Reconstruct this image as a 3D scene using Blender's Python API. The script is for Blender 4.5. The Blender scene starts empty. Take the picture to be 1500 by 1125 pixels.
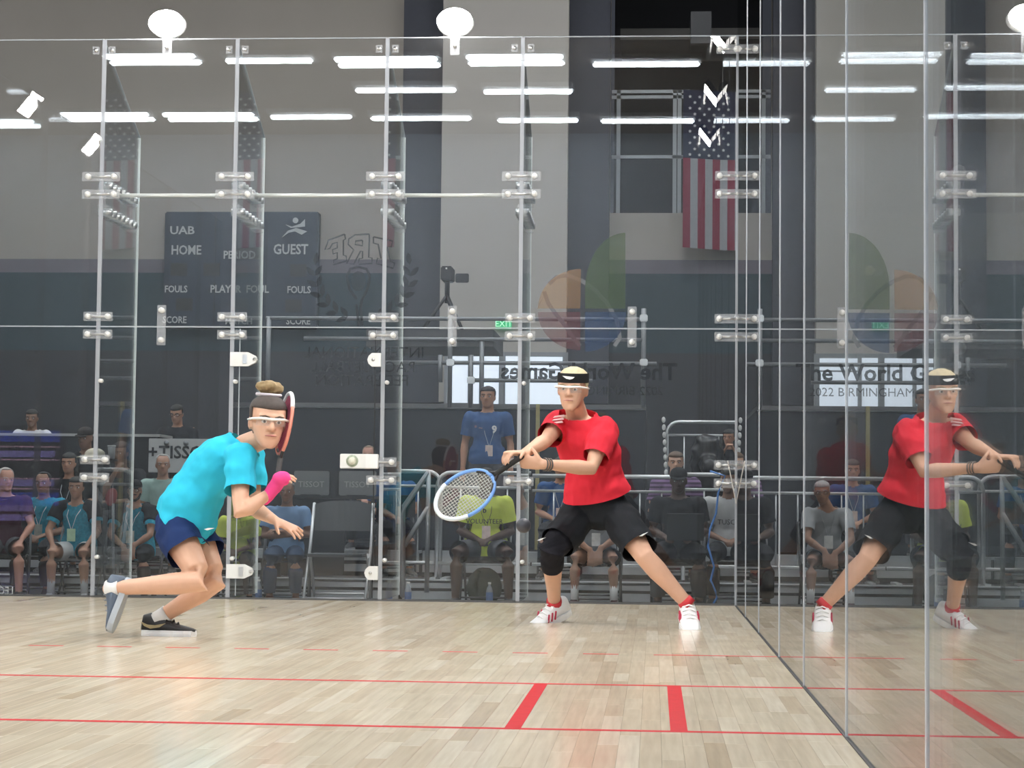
import bpy, bmesh, math, random
from mathutils import Vector, Matrix, noise
V = Vector
random.seed(7)
SC = bpy.context.scene
COL = SC.collection

# ------------------------------------------------------------------ camera
CP = V((2.512, -1.2103, 0.6276)); YAW, PITCH, ROLL, FPX = -0.0704, 0.0608, 0.0102, 2970.84
cy_, sy_ = math.cos(YAW), math.sin(YAW)
FW = V((sy_*math.cos(PITCH), cy_*math.cos(PITCH), math.sin(PITCH)))
r0 = V((cy_, -sy_, 0)); u0 = r0.cross(FW)
RT = r0*math.cos(ROLL) + u0*math.sin(ROLL); UP = -r0*math.sin(ROLL) + u0*math.cos(ROLL)
cam_d = bpy.data.cameras.new('camera'); cam = bpy.data.objects.new('camera', cam_d); COL.objects.link(cam)
cam_d.sensor_width = 36; cam_d.lens = 36*FPX/1500; cam_d.clip_end = 200; cam_d.clip_start = .05
cam.matrix_world = Matrix(((RT.x, UP.x, -FW.x, CP.x), (RT.y, UP.y, -FW.y, CP.y), (RT.z, UP.z, -FW.z, CP.z), (0, 0, 0, 1)))
SC.camera = cam
def ray(px, py): return FW + RT*((px-750)/FPX) - UP*((py-562.5)/FPX)
def at(px, py, Y):
    d = ray(px, py); return CP + d*((Y-CP.y)/d.y)
def atx(px, py, X):
    d = ray(px, py); return CP + d*((X-CP.x)/d.x)
def ground(px, py, z=0):
    d = ray(px, py); return CP + d*((z-CP.z)/d.z)

# ------------------------------------------------------------------ world, exposure
w = bpy.data.worlds.new('world'); SC.world = w; w.use_nodes = True
w.node_tree.nodes['Background'].inputs[0].default_value = (.75, .82, 1, 1)
w.node_tree.nodes['Background'].inputs[1].default_value = .05
vs = SC.view_settings
vs.view_transform = 'Standard'; vs.look = 'None'; vs.gamma = 1; vs.use_curve_mapping = False
vs.exposure = 0.14
SC.cycles.transparent_max_bounces = 40
SC.cycles.max_bounces = 10
SC.cycles.glossy_bounces = 6
FLOOD, TUBE, BACKFLOOD, ADDED_BAY = 520.0, 42.0, 90.0, 44.0     # lamp strengths used by the lamp builders

# ------------------------------------------------------------------ materials
MATS = {}
def mat(name, col=(.5, .5, .5), rough=.6, metal=0, var=.08, scale=12, bump=0, spec=.5, coat=0, emit=None, estr=1, alpha=None, bscale=None):
    if name in MATS: return MATS[name]
    m = bpy.data.materials.new(name); m.use_nodes = True; MATS[name] = m
    nt = m.node_tree; b = nt.nodes['Principled BSDF']
    b.inputs['Roughness'].default_value = rough; b.inputs['Metallic'].default_value = metal
    b.inputs['Specular IOR Level'].default_value = spec; b.inputs['Coat Weight'].default_value = coat
    tc = nt.nodes.new('ShaderNodeTexCoord')
    nz = nt.nodes.new('ShaderNodeTexNoise'); nz.inputs['Scale'].default_value = scale; nz.inputs['Detail'].default_value = 4
    nt.links.new(tc.outputs['Object'], nz.inputs['Vector'])
    rm = nt.nodes.new('ShaderNodeMapRange'); rm.inputs[3].default_value = 1-var; rm.inputs[4].default_value = 1+var
    nt.links.new(nz.outputs[0], rm.inputs[0])
    mx = nt.nodes.new('ShaderNodeVectorMath'); mx.operation = 'SCALE'; mx.inputs[0].default_value = col[:3]
    nt.links.new(rm.outputs[0], mx.inputs['Scale'])
    nt.links.new(mx.outputs[0], b.inputs['Base Color'])
    if bump:
        n2 = nt.nodes.new('ShaderNodeTexNoise'); n2.inputs['Scale'].default_value = bscale or scale*6
        nt.links.new(tc.outputs['Object'], n2.inputs['Vector'])
        bp = nt.nodes.new('ShaderNodeBump'); bp.inputs['Strength'].default_value = bump; bp.inputs['Distance'].default_value = .01
        nt.links.new(n2.outputs[0], bp.inputs['Height']); nt.links.new(bp.outputs[0], b.inputs['Normal'])
    if emit:
        b.inputs['Emission Color'].default_value = (*emit, 1); b.inputs['Emission Strength'].default_value = estr
    if alpha is not None: b.inputs['Alpha'].default_value = alpha
    return m
def glass_mat(name, tint=(.982, .99, .988), ior=1.5, haze=0.0, coat=1.0):
    m = bpy.data.materials.new(name); m.use_nodes = True; nt = m.node_tree; nt.nodes.clear()
    out = nt.nodes.new('ShaderNodeOutputMaterial'); tr = nt.nodes.new('ShaderNodeBsdfTransparent'); gl = nt.nodes.new('ShaderNodeBsdfGlossy')
    tr.inputs[0].default_value = (*tint, 1); gl.inputs['Roughness'].default_value = 0.0
    fr = nt.nodes.new('ShaderNodeFresnel'); geo = nt.nodes.new('ShaderNodeNewGeometry')
    mr = nt.nodes.new('ShaderNodeMapRange'); mr.inputs[3].default_value = ior; mr.inputs[4].default_value = 1/ior
    nt.links.new(geo.outputs['Backfacing'], mr.inputs[0]); nt.links.new(mr.outputs[0], fr.inputs['IOR'])
    cm = nt.nodes.new('ShaderNodeMath'); cm.operation = 'MULTIPLY'; cm.use_clamp = True; cm.inputs[1].default_value = coat; nt.links.new(fr.outputs[0], cm.inputs[0])
    mx = nt.nodes.new('ShaderNodeMixShader'); nt.links.new(cm.outputs[0], mx.inputs[0])
    if haze:
        tl = nt.nodes.new('ShaderNodeBsdfDiffuse'); tl.inputs[0].default_value = (.8, .83, .86, 1)
        hz = nt.nodes.new('ShaderNodeMixShader'); hz.inputs[0].default_value = haze
        nt.links.new(tr.outputs[0], hz.inputs[1]); nt.links.new(tl.outputs[0], hz.inputs[2]); base = hz
    else: base = tr
    nt.links.new(base.outputs[0], mx.inputs[1]); nt.links.new(gl.outputs[0], mx.inputs[2])
    nt.links.new(mx.outputs[0], out.inputs[0]); MATS[name] = m
    return m
def film_mat(name, col, cover):
    m = bpy.data.materials.new(name); m.use_nodes = True; nt = m.node_tree; nt.nodes.clear()
    out = nt.nodes.new('ShaderNodeOutputMaterial'); tr = nt.nodes.new('ShaderNodeBsdfTransparent'); df = nt.nodes.new('ShaderNodeBsdfDiffuse')
    tl = nt.nodes.new('ShaderNodeTexNoise'); tl.inputs['Scale'].default_value = 8
    rm = nt.nodes.new('ShaderNodeMapRange'); rm.inputs[3].default_value = cover*.93; rm.inputs[4].default_value = cover*1.05
    nt.links.new(tl.outputs[0], rm.inputs[0])
    df.inputs[0].default_value = (*col, 1)
    mx = nt.nodes.new('ShaderNodeMixShader'); nt.links.new(rm.outputs[0], mx.inputs[0])
    nt.links.new(tr.outputs[0], mx.inputs[1]); nt.links.new(df.outputs[0], mx.inputs[2]); nt.links.new(mx.outputs[0], out.inputs[0])
    MATS[name] = m
    return m
GLASS = glass_mat('court_glass', haze=.006)
SIDEGLASS = glass_mat('side_glass', haze=.006, coat=1.35)
FIN = glass_mat('fin_glass', tint=(.95, .97, .965), haze=.01)
EDGE = film_mat('glass_edge', (.62, .66, .70), .55)
SEAL = film_mat('joint_seal', (.52, .54, .58), .62)
BEAD = film_mat('silicone_bead', (.66, .69, .74), .5)
STEEL = mat('stainless', (.72, .72, .72), .28, .9)
CLEAR = film_mat('clear_plate', (.75, .77, .8), .2)
WHITEM = mat('white_metal', (.8, .8, .78), .4)
TUBEM = mat('galvanised', (.62, .63, .64), .38, .75)
DARKTUBE = mat('scaffold_tube', (.26, .27, .28), .5, .4)
BLACK = mat('black_plastic', (.018, .018, .02), .5)
CHAIRM = mat('chair_black', (.022, .022, .025), .55)
CHAIRG = mat('chair_grey', (.06, .062, .066), .5)
RED = mat('line_red', (.46, .012, .018), .6, var=.2, scale=30, spec=.1)
SKINS = {}
def skin(k):
    base = {'fair': (.66, .39, .27), 'tan': (.48, .25, .16), 'mid': (.40, .22, .15), 'brown': (.26, .14, .09), 'dark': (.085, .048, .034), 'red': (.52, .27, .20)}[k]
    return mat('skin_'+k, base, .5, var=.06, scale=25, bump=.03, spec=.4)
def cloth(name, col, var=.1, scale=20): return mat('cloth_'+name, col, .85, var=var, scale=scale, bump=.15, bscale=300, spec=.2)

# ------------------------------------------------------------------ mesh helpers
def link(name, me, m=None, parent=None, smooth=False):
    if isinstance(me, bmesh.types.BMesh):
        bm = me; me = bpy.data.meshes.new(name); bmesh.ops.recalc_face_normals(bm, faces=bm.faces[:]); bm.to_mesh(me); bm.free()
    o = bpy.data.objects.new(name, me); COL.objects.link(o)
    if m and not me.materials: me.materials.append(m)
    if smooth:
        for p in me.polygons: p.use_smooth = True
    if parent is not None: o.parent = parent
    return o
def tag(o, label=None, cat=None, group=None, kind=None):
    if label: o['label'] = label
    if cat: o['category'] = cat
    if group: o['group'] = group
    if kind: o['kind'] = kind
    return o
def empty(name, loc=(0, 0, 0), rz=0):
    o = bpy.data.objects.new(name, None); COL.objects.link(o); o.location = loc; o.rotation_euler.z = rz; o.empty_display_size = .1
    return o
def copy_tree(o, parent=None):
    c = o.copy(); COL.objects.link(c); c.parent = parent
    for ch in o.children: copy_tree(ch, c)
    return c
def box(bm, x0, x1, y0, y1, z0, z1, M=None):
    vs_ = [V((x, y, z)) for x in (x0, x1) for y in (y0, y1) for z in (z0, z1)]
    if M is not None: vs_ = [M @ v for v in vs_]
    v = [bm.verts.new(c) for c in vs_]
    for f in ((0, 1, 3, 2), (4, 6, 7, 5), (0, 4, 5, 1), (2, 3, 7, 6), (0, 2, 6, 4), (1, 5, 7, 3)): bm.faces.new([v[i] for i in f])
def boxo(name, x0, x1, y0, y1, z0, z1, m, parent=None, bev=0):
    bm = bmesh.new(); box(bm, x0, x1, y0, y1, z0, z1)
    if bev: bmesh.ops.bevel(bm, geom=bm.edges[:], offset=bev, segments=2, affect='EDGES')
    return link(name, bm, m, parent)
def poly(bm, pts, thick_vec):
    a = [bm.verts.new(p) for p in pts]; b = [bm.verts.new(V(p)+thick_vec) for p in pts]; n = len(a)
    bm.faces.new(a); bm.faces.new(b[::-1])
    for i in range(n): bm.faces.new((a[i], b[i], b[(i+1) % n], a[(i+1) % n]))
def loft(bm, rings, cap=True):
    R_ = [[bm.verts.new(p) for p in r] for r in rings]; n = len(R_[0])
    for a, b in zip(R_[:-1], R_[1:]):
        for i in range(n): bm.faces.new((a[i], a[(i+1) % n], b[(i+1) % n], b[i]))
    if cap: bm.faces.new(R_[0][::-1]); bm.faces.new(R_[-1])
def ering(c, A, B, n=16): return [c + A*math.cos(2*math.pi*i/n) + B*math.sin(2*math.pi*i/n) for i in range(n)]
def tube(bm, pts, radii, up=V((0, 0, 1)), n=12, round_=True, flat=1.0):
    pts = [V(p) for p in pts]
    if not isinstance(radii, (list, tuple)): radii = [radii]*len(pts)
    rings = []; L = len(pts)
    for i, p in enumerate(pts):
        t = (pts[min(i+1, L-1)] - pts[max(i-1, 0)]).normalized()
        s = V(up).cross(t)
        if s.length < .08: s = V((0, 1, 0)).cross(t)
        if s.length < .08: s = V((1, 0, 0)).cross(t)
        s.normalize(); b = t.cross(s)
        r = radii[i]
        rr = (r, r*flat) if not isinstance(r, (tuple, list)) else r
        if round_ and i == 0:
            for k, q in ((.92, .4), (.6, .8)): rings.append(ering(p - t*rr[0]*k, s*rr[0]*q, b*rr[1]*q, n))
        rings.append(ering(p, s*rr[0], b*rr[1], n))
        if round_ and i == L-1:
            for k, q in ((.6, .8), (.92, .4)): rings.append(ering(p + t*rr[0]*k, s*rr[0]*q, b*rr[1]*q, n))
    loft(bm, rings)
def tubeo(name, pts, r, m, parent=None, n=8, round_=False, up=V((0, 0, 1)), flat=1.0):
    bm = bmesh.new(); tube(bm, pts, r, up, n, round_, flat); return link(name, bm, m, parent, True)
def ellipsoid(bm, c, rx, ry, rz, M=None, nu=14, nv=9):
    rings = []
    for j in range(nv+1):
        a = math.pi*(.04 + .92*j/nv)
        ring = [V((rx*math.sin(a)*math.cos(2*math.pi*i/nu), ry*math.sin(a)*math.sin(2*math.pi*i/nu), -rz*math.cos(a))) for i in range(nu)]
        rings.append([V(c) + (M @ p if M is not None else p) for p in ring])
    loft(bm, rings)
def arc(c, r, a0, a1, n=8, ax=V((1, 0, 0)), ay=V((0, 0, 1))):
    return [V(c) + ax*(r*math.cos(a0+(a1-a0)*i/n)) + ay*(r*math.sin(a0+(a1-a0)*i/n)) for i in range(n+1)]
def remesh(bm, voxel, smooth=3, folds=0, ffreq=9, openings=(), seed=0):
    me = bpy.data.meshes.new('tmp'); bmesh.ops.recalc_face_normals(bm, faces=bm.faces[:]); bm.to_mesh(me); bm.free()
    o = bpy.data.objects.new('tmp', me); COL.objects.link(o)
    md = o.modifiers.new('r', 'REMESH'); md.mode = 'VOXEL'; md.voxel_size = voxel
    if smooth:
        sm = o.modifiers.new('s', 'SMOOTH'); sm.factor = .5; sm.iterations = smooth
    dg = bpy.context.evaluated_depsgraph_get()
    out = bpy.data.meshes.new_from_object(o.evaluated_get(dg))
    bpy.data.objects.remove(o); bpy.data.meshes.remove(me)
    if folds or openings:
        b2 = bmesh.new(); b2.from_mesh(out); b2.normal_update()
        kill = []
        for (c, ax, R_, tol) in openings:
            fs = [f for f in b2.faces if -.03 < (f.calc_center_median()-c).dot(ax) < .10 and (f.calc_center_median()-c - ax*(f.calc_center_median()-c).dot(ax)).length < R_]
            es = list({e for f in fs for e in f.edges}); vs2 = list({v for f in fs for v in f.verts})
            bmesh.ops.bisect_plane(b2, geom=fs+es+vs2, plane_co=c, plane_no=ax, clear_outer=True)
        if folds:
            off = V((seed*3.1, seed*1.7, 0))
            mv = []
            for v in b2.verts:
                q = v.co*ffreq + off
                mv.append(v.normal*(folds*(noise.noise(V((q.x, q.y, q.z*1.6))) + .5*noise.noise(q*2.3))))
            for v, d in zip(b2.verts, mv): v.co += d
        b2.to_mesh(out); b2.free()
    for p in out.polygons: p.use_smooth = True
    return out
def text_mesh(txt, size, M, m, name='lettering', parent=None, extrude=.001, bold=0.0, sx=1.0, align='CENTER'):
    cu = bpy.data.curves.new('txt', 'FONT'); cu.body = txt; cu.size = size; cu.extrude = extrude; cu.align_x = align; cu.align_y = 'CENTER'; cu.offset = bold
    cu.resolution_u = 2
    o = bpy.data.objects.new('txt', cu); COL.objects.link(o)
    dg = bpy.context.evaluated_depsgraph_get()
    me = bpy.data.meshes.new_from_object(o.evaluated_get(dg)); bpy.data.objects.remove(o)
    me.transform(M @ Matrix.Diagonal((sx, 1, 1, 1)))
    me.materials.clear(); me.materials.append(m)
    ob = bpy.data.objects.new(name, me); COL.objects.link(ob)
    if parent is not None: ob.parent = parent
    return ob
def face_cam(loc, mirror=False):
    # text plane facing -y (towards the court); mirrored lettering faces +y
    M = Matrix.Translation(loc) @ Matrix.Rotation(math.pi/2, 4, 'X')
    if mirror: M = Matrix.Translation(loc) @ Matrix.Rotation(math.pi, 4, 'Z') @ Matrix.Rotation(math.pi/2, 4, 'X')
    return M

# ================================================================== SETTING
HW = 3.048; LEN = 12.192; BH = 3.775; SH = 4.25; FZ = -.30
tag(boxo('arena_floor', -18, 18, -3.9, 31, FZ-.1, FZ, mat('dark_floor', (.045, .046, .05), .45, var=.2, scale=2)), kind='structure')
# court floor: slab, planks and lines
court = tag(boxo('floor', -HW-.15, HW+.15, -.1, LEN+.14, FZ, -.022, mat('slab_edge', (.06, .06, .065), .6)), 'pale maple strip floor of the glass court', kind='structure')
def wood():
    m = bpy.data.materials.new('maple'); m.use_nodes = True; nt = m.node_tree; b = nt.nodes['Principled BSDF']; MATS['maple'] = m
    at_ = nt.nodes.new('ShaderNodeAttribute'); at_.attribute_name = 'tone'
    tc = nt.nodes.new('ShaderNodeTexCoord'); mp = nt.nodes.new('ShaderNodeMapping'); mp.inputs['Scale'].default_value = (60, 2.5, 1)
    ad = nt.nodes.new('ShaderNodeVectorMath'); ad.operation = 'ADD'
    nt.links.new(tc.outputs['Object'], mp.inputs[0]); nt.links.new(mp.outputs[0], ad.inputs[0])
    sc_ = nt.nodes.new('ShaderNodeVectorMath'); sc_.operation = 'SCALE'; sc_.inputs[0].default_value = (37, 91, 13)
    nt.links.new(at_.outputs['Fac'], sc_.inputs['Scale']); nt.links.new(sc_.outputs[0], ad.inputs[1])
    nz = nt.nodes.new('ShaderNodeTexNoise'); nz.inputs['Scale'].default_value = 1; nz.inputs['Detail'].default_value = 5; nt.links.new(ad.outputs[0], nz.inputs[0])
    r1 = nt.nodes.new('ShaderNodeValToRGB'); e = r1.color_ramp.elements
    e[0].position = 0; e[0].color = (.51, .40, .268, 1); e[1].position = 1; e[1].color = (.75, .66, .52, 1)
    m2 = r1.color_ramp.elements.new(.25); m2.color = (.62, .512, .375, 1)
    m3 = r1.color_ramp.elements.new(.75); m3.color = (.69, .597, .452, 1)
    nt.links.new(at_.outputs['Fac'], r1.inputs[0])
    rm = nt.nodes.new('ShaderNodeMapRange'); rm.inputs[1].default_value = .25; rm.inputs[2].default_value = .75; rm.inputs[3].default_value = .86; rm.inputs[4].default_value = 1.08
    nt.links.new(nz.outputs[0], rm.inputs[0])
    mu = nt.nodes.new('ShaderNodeVectorMath'); mu.operation = 'SCALE'; nt.links.new(r1.outputs[0], mu.inputs[0]); nt.links.new(rm.outputs[0], mu.inputs['Scale'])
    nt.links.new(mu.outputs[0], b.inputs['Base Color']); b.inputs['Roughness'].default_value = .24; b.inputs['Specular IOR Level'].default_value = .5
    n3 = nt.nodes.new('ShaderNodeTexNoise'); n3.inputs['Scale'].default_value = 3; nt.links.new(tc.outputs['Object'], n3.inputs[0])
    r3 = nt.nodes.new('ShaderNodeMapRange'); r3.inputs[3].default_value = .14; r3.inputs[4].default_value = .22; nt.links.new(n3.outputs[0], r3.inputs[0]); nt.links.new(r3.outputs[0], b.inputs['Roughness'])
    return m
WOOD = wood()
PW = 2*HW/107
planks = []
for i in range(107):
    x0 = -HW + i*PW; y = -.05 - random.random()*.8
    while y < LEN+.05:
        l = random.choice((.35, .5, .6, .75, .9, 1.1, 1.3)); y1 = min(y+l, LEN+.05)
        if y1 > 0: planks.append((x0, x0+PW, max(y, -.05), y1, min(1, max(0, random.gauss(.57, .21)))))
        y = y1
def px_of(x, y, z=0):
    d = V((x, y, z)) - CP; zz = d.dot(FW)
    return (750+FPX*d.dot(RT)/zz, 562.5-FPX*d.dot(UP)/zz, zz) if zz > .3 else (-9999, 9999, 1)
def in_view(p):
    c = px_of((p[0]+p[1])/2, (p[2]+p[3])/2); return -20 < c[0] < 1520 and 0 < c[1] < 1160
vis = sorted([p for p in planks if in_view(p)], key=lambda p: p[2])[:300]
viss = set(id(p) for p in vis)
def plank_bm(bm, lay, p):
    a, b, c, d, t = p; g = .00018; vv = []
    co = [(a+g, c+g, -.0004), (b-g, c+g, -.0004), (b-g, d-g, -.0004), (a+g, d-g, -.0004)]
    lo = [(x, y, -.02) for x, y, z in co]; ins = [(a+g+.0008, c+g+.0008, 0), (b-g-.0008, c+g+.0008, 0), (b-g-.0008, d-g-.0008, 0), (a+g+.0008, d-g-.0008, 0)]
    A = [bm.verts.new(q) for q in lo]; B = [bm.verts.new(q) for q in co]; C_ = [bm.verts.new(q) for q in ins]
    fs = [bm.faces.new(C_)]
    for k in range(4):
        fs.append(bm.faces.new((A[k], A[(k+1) % 4], B[(k+1) % 4], B[k]))); fs.append(bm.faces.new((B[k], B[(k+1) % 4], C_[(k+1) % 4], C_[k])))
    for v in A+B+C_: v[lay] = t
big = bmesh.new(); bl = big.verts.layers.float.new('tone')
for p in planks:
    if id(p) in viss:
        bm = bmesh.new(); l_ = bm.verts.layers.float.new('tone'); plank_bm(bm, l_, p); link('plank', bm, WOOD, court)
    else: plank_bm(big, bl, p)
tag(link('plank_field', big, WOOD, court), kind='stuff')
FT, IN = .3048, .0254
def strip(name, x0, x1, y0, y1): return boxo(name, x0, x1, y0, y1, -.0005, .0006, RED, court)
strip('service_line', -HW, HW, 15*FT, 15*FT+.038); strip('short_line', -HW, HW, 20*FT-.038, 20*FT)
for s in (-1, 1):
    strip('service_box_line', *(sorted((s*2.562, s*2.611))), 15*FT+.038, 20*FT-.038)
    strip('drive_serve_line', *(sorted((s*2.090, s*2.137))), 15*FT+.038, 20*FT-.038)
    strip('receiving_dash', *(sorted((s*HW, s*(HW-21*IN)))), 25*FT-.03, 25*FT)
k = -HW + 27*IN
while k < HW-27*IN:
    strip('receiving_dash', k, k+6*IN, 25*FT-.03, 25*FT); k += 12*IN
boxo('edge_channel', HW-.006, HW+.02, 0, LEN, -.001, .004, BLACK, court)
boxo('edge_channel', -HW, HW, LEN-.004, LEN+.03, -.001, .012, mat('channel', (.09, .09, .09), .5), court)

# ---- glass walls
GT = .012
def clamp(parent, c, axis='x', wide=.22, h=.062):
    # clear plate with two steel bolts, both straddling a joint; lies on the inner face
    g = empty('clamp_plate'); g.parent = parent; g.location = c
    if axis == 'y': g.rotation_euler.z = math.pi/2
    if axis == 'z':
        boxo('plate', -.03, .03, -.016, -.004, -.135, .135, CLEAR, g, .003)
        pos = [(0, .10), (0, -.10)]
    else:
        boxo('plate', -wide/2, wide/2, -.016, -.004, -h/2, h/2, CLEAR, g, .003)
        pos = [(-wide*.34, 0), (wide*.34, 0)]
        if wide > .1: tubeo('tie_bar', [(-wide*.25, -.014, 0), (wide*.25, -.014, 0)], .008, STEEL, g)
    for (bx, bz) in pos: tubeo('bolt', [(bx, .012, bz), (bx, -.028, bz)], .019, WHITEM, g, 12)
    return g
wall_back = tag(empty('wall_back', (0, LEN, 0)), 'back wall of clear glass panels with fins, clamps and printed emblems', kind='structure')
def wbox(name, x0, x1, y0, y1, z0, z1, m, par): return boxo(name, x0, x1, y0, y1, z0, z1, m, par)
JX = [-HW, -1.235, -.319, .703, 1.617, HW+.02]; SEAM = 1.818
for i in range(5):
    a, b = JX[i]+.004, JX[i+1]-.004
    wbox('glass_panel', a, b, 0, GT, SEAM+.004, BH, GLASS, wall_back)
    if i != 2: wbox('glass_panel', a, b, 0, GT, .012, SEAM-.004, GLASS, wall_back)
    wbox('panel_edge', a, b, -.001, GT+.001, BH, BH+.006, EDGE, wall_back)
    wbox('seam_edge', a, b, -.001, GT+.001, SEAM-.004, SEAM+.004, EDGE, wall_back)
# door leaf in the middle bay
door = tag(empty('door_1', (0, LEN, 0)), 'frameless glass door in the back wall with white patch hinges', kind='structure')
dl, dr = JX[2]+.055, JX[3]-.055
wbox('door_leaf', dl, dr, 0, GT, .02, SEAM-.012, GLASS, door)
wbox('side_lite', JX[2]+.004, dl-.006, 0, GT, .012, SEAM-.004, GLASS, door); wbox('side_lite', dr+.006, JX[3]-.004, 0, GT, .012, SEAM-.004, GLASS, door)
wbox('door_gap', dr, dr+.006, -.001, GT, .02, SEAM-.012, BLACK, door); wbox('door_gap', dl-.005, dl, -.001, GT, .02, SEAM-.012, EDGE, door)
for z in (1.60, .905, .185):
    bm = bmesh.new(); x0 = JX[2]-.005
    poly(bm, [(x0, -.03, z-.047), (x0+.12, -.03, z-.047), (x0+.172, -.03, z-.022), (x0+.182, -.03, z), (x0+.172, -.03, z+.022), (x0+.12, -.03, z+.047), (x0, -.03, z+.047)], V((0, .028, 0)))
    h = link('hinge', bm, WHITEM, door)
    boxo('hinge_knuckle', x0+.085, x0+.115, -.038, -.03, z-.03, z+.03, STEEL, h); tubeo('bolt', [(x0+.165, -.03, z), (x0+.165, -.036, z)], .011, STEEL, h, 10)
    if z != .905:
        bm = bmesh.new(); x1 = JX[3]-.012
        poly(bm, [(x1, -.03, z-.045), (x1-.06, -.03, z-.045), (x1-.082, -.03, z-.025), (x1-.09, -.03, z), (x1-.082, -.03, z+.025), (x1-.06, -.03, z+.045), (x1, -.03, z+.045)], V((0, .028, 0)))
        h = link('patch_fitting', bm, WHITEM, door); tubeo('bolt', [(x1-.05, -.03, z), (x1-.05, -.036, z)], .011, STEEL, h, 10)
lock = boxo('lock_box', JX[3]-.272, JX[3]-.018, -.05, -.001, .875, .972, WHITEM, door, .004)
boxo('lock_cover', JX[3]-.10, JX[3]-.02, -.053, -.05, .878, .969, mat('lock_white', (.86, .86, .85), .35), lock)
tubeo('seal_disc', [(JX[3]-.19, -.0505, .925), (JX[3]-.19, -.053, .925)], .04, mat('seal_green', (.42, .48, .36), .5, var=.5, scale=60), lock, 20)
tubeo('seal_core', [(JX[3]-.19, -.053, .925), (JX[3]-.19, -.0545, .925)], .026, mat('seal_cream', (.75, .74, .62), .5, var=.3, scale=80), lock, 20)
FD = .98
for i in (1, 2, 3, 4):
    x = JX[i]
    wbox('joint_seal', x-.013, x+.013, -.002, GT+.002, .012, BH, SEAL, wall_back)
    # fin behind the joint, top cut on a slope
    bm = bmesh.new(); poly(bm, [(x-.006, GT+.004, .0), (x-.006, FD, .0), (x-.006, FD, 3.28), (x-.006, GT+.004, BH-.02)], V((.012, 0, 0)))
    fin = link('glass_fin', bm, FIN, wall_back)
    wbox('fin_edge', x-.008, x+.008, FD-.001, FD+.008, 0, 3.28, mat('edge_bright', (.78, .82, .82), .3), fin)
    bm = bmesh.new(); poly(bm, [(x-.006, FD, 3.281), (x-.006, FD, 3.288), (x-.006, GT, BH-.012), (x-.006, GT, BH-.02)], V((.012, 0, 0))); link('fin_top_edge', bm, EDGE, fin)
    # perforated truss bracket that stiffens the fin
    br = empty('fin_bracket'); br.parent = wall_back
    for z0 in (2.80, 2.62):
        bm = bmesh.new(); poly(bm, [(x-.03, .03, z0+.03), (x-.03, .85, z0+.03), (x-.03, .90, z0), (x-.03, .85, z0-.05), (x-.03, .03, z0-.05)], V((.06, 0, 0)))
        link('bracket_arm', bm, CLEAR, br)
        for q in range(7):
            tubeo('bolt', [(x-.045, .12+q*.11, z0-.008), (x+.045, .12+q*.11, z0-.008)], .024, STEEL, br, 8)
    boxo('bracket_web', x-.012, x+.012, .02, .07, 2.6, 2.83, CLEAR, br); boxo('bracket_web', x-.012, x+.012, .82, .86, 2.6, 2.83, CLEAR, br)
    for z in (2.835, 2.715): clamp(wall_back, (x, 0, z), wide=.26)
    for z in (1.885, 1.765, .92, .80): clamp(wall_back, (x, 0, z) if True else 0, wide=.20)
    for sx in (-.055, .055):
        g = empty('clamp_plate'); g.parent = wall_back; g.location = (x+sx, 0, BH-.075)
        boxo('plate', -.022, .022, -.014, -.004, -.026, .026, CLEAR, g); tubeo('bolt', [(0, .01, 0), (0, -.024, 0)], .013, STEEL, g, 10)
    for z in (1.45, .27):
        tubeo('pin_bolt', [(x+.03, .01, z), (x+.03, -.03, z)], .014, WHITEM, wall_back, 10)
for a, b in zip(JX[1:4], JX[2:5]): tubeo('tie_rod', [(a+.1, .05, 2.715), (b-.1, .05, 2.715)], .014, mat('rod', (.78, .77, .72), .35, .3), wall_back)
for xx in (-.80, 1.165, 2.36): clamp(wall_back, (xx, 0, SEAM+.01), axis='z')
for z in (2.835, 2.715, 1.885, 1.765, .92, .80): clamp(wall_back, (HW-.05, 0, z), wide=.19)
clamp(wall_back, (HW-.06, 0, BH-.09), wide=.16)
wbox('corner_seal', HW-.008, HW+.014, -.012, .012, .0, BH, SEAL, wall_back)

def side_wall(name, s, label):
    wl = tag(empty(name, (s*HW, 0, 0)), label, kind='structure')
    js = [0, 1.22, 2.84, 4.51, 6.12, 7.55, 9.25, 10.75, LEN]
    o = .0 if s > 0 else -GT
    for a, b in zip(js[:-1], js[1:]):
        wbox('glass_panel', o, o+GT, a+.003, b-.003, .004, SH, SIDEGLASS, wl); wbox('panel_edge', o-.001, o+GT+.001, a, b, SH, SH+.006, EDGE, wl)
    for j in js[1:-1]:
        c = GT if s > 0 else -GT
        x0, x1 = sorted((-s*.003, c+s*.036)); wbox('joint_seal', x0, x1, j-.012, j+.012, .004, SH, BEAD, wl)
        x0, x1 = sorted((c+s*.04, c+s*.98))
        bm = bmesh.new(); xi, xo = c+s*.04, c+s*.98
        poly(bm, [(xi, j-.006, -.02), (xo, j-.006, -.02), (xo, j-.006, 3.6), (xi, j-.006, SH-.02)], V((0, .012, 0))); fin = link('glass_fin', bm, FIN, wl)
        wbox('fin_edge', *sorted((xo, xo+s*.008)), j-.007, j+.007, -.02, 3.6, EDGE, fin)
        for z in (1.9, 1.3, .95): 
            boxo('clamp_plate', *sorted((c+s*.005, c+s*.16)), j-.012, j-.008, z-.04, z+.04, CLEAR, wl, .002)
            tubeo('bolt', [(c+s*.05, j-.02, z), (c+s*.05, j+.01, z)], .014, WHITEM, wl, 8)
    return wl
wall_right = side_wall('wall_right', 1, 'tall side wall of clear glass panels that mirrors the player in red')
wall_left = side_wall('wall_left', -1, 'tall glass side wall opposite the mirroring one')

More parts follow.
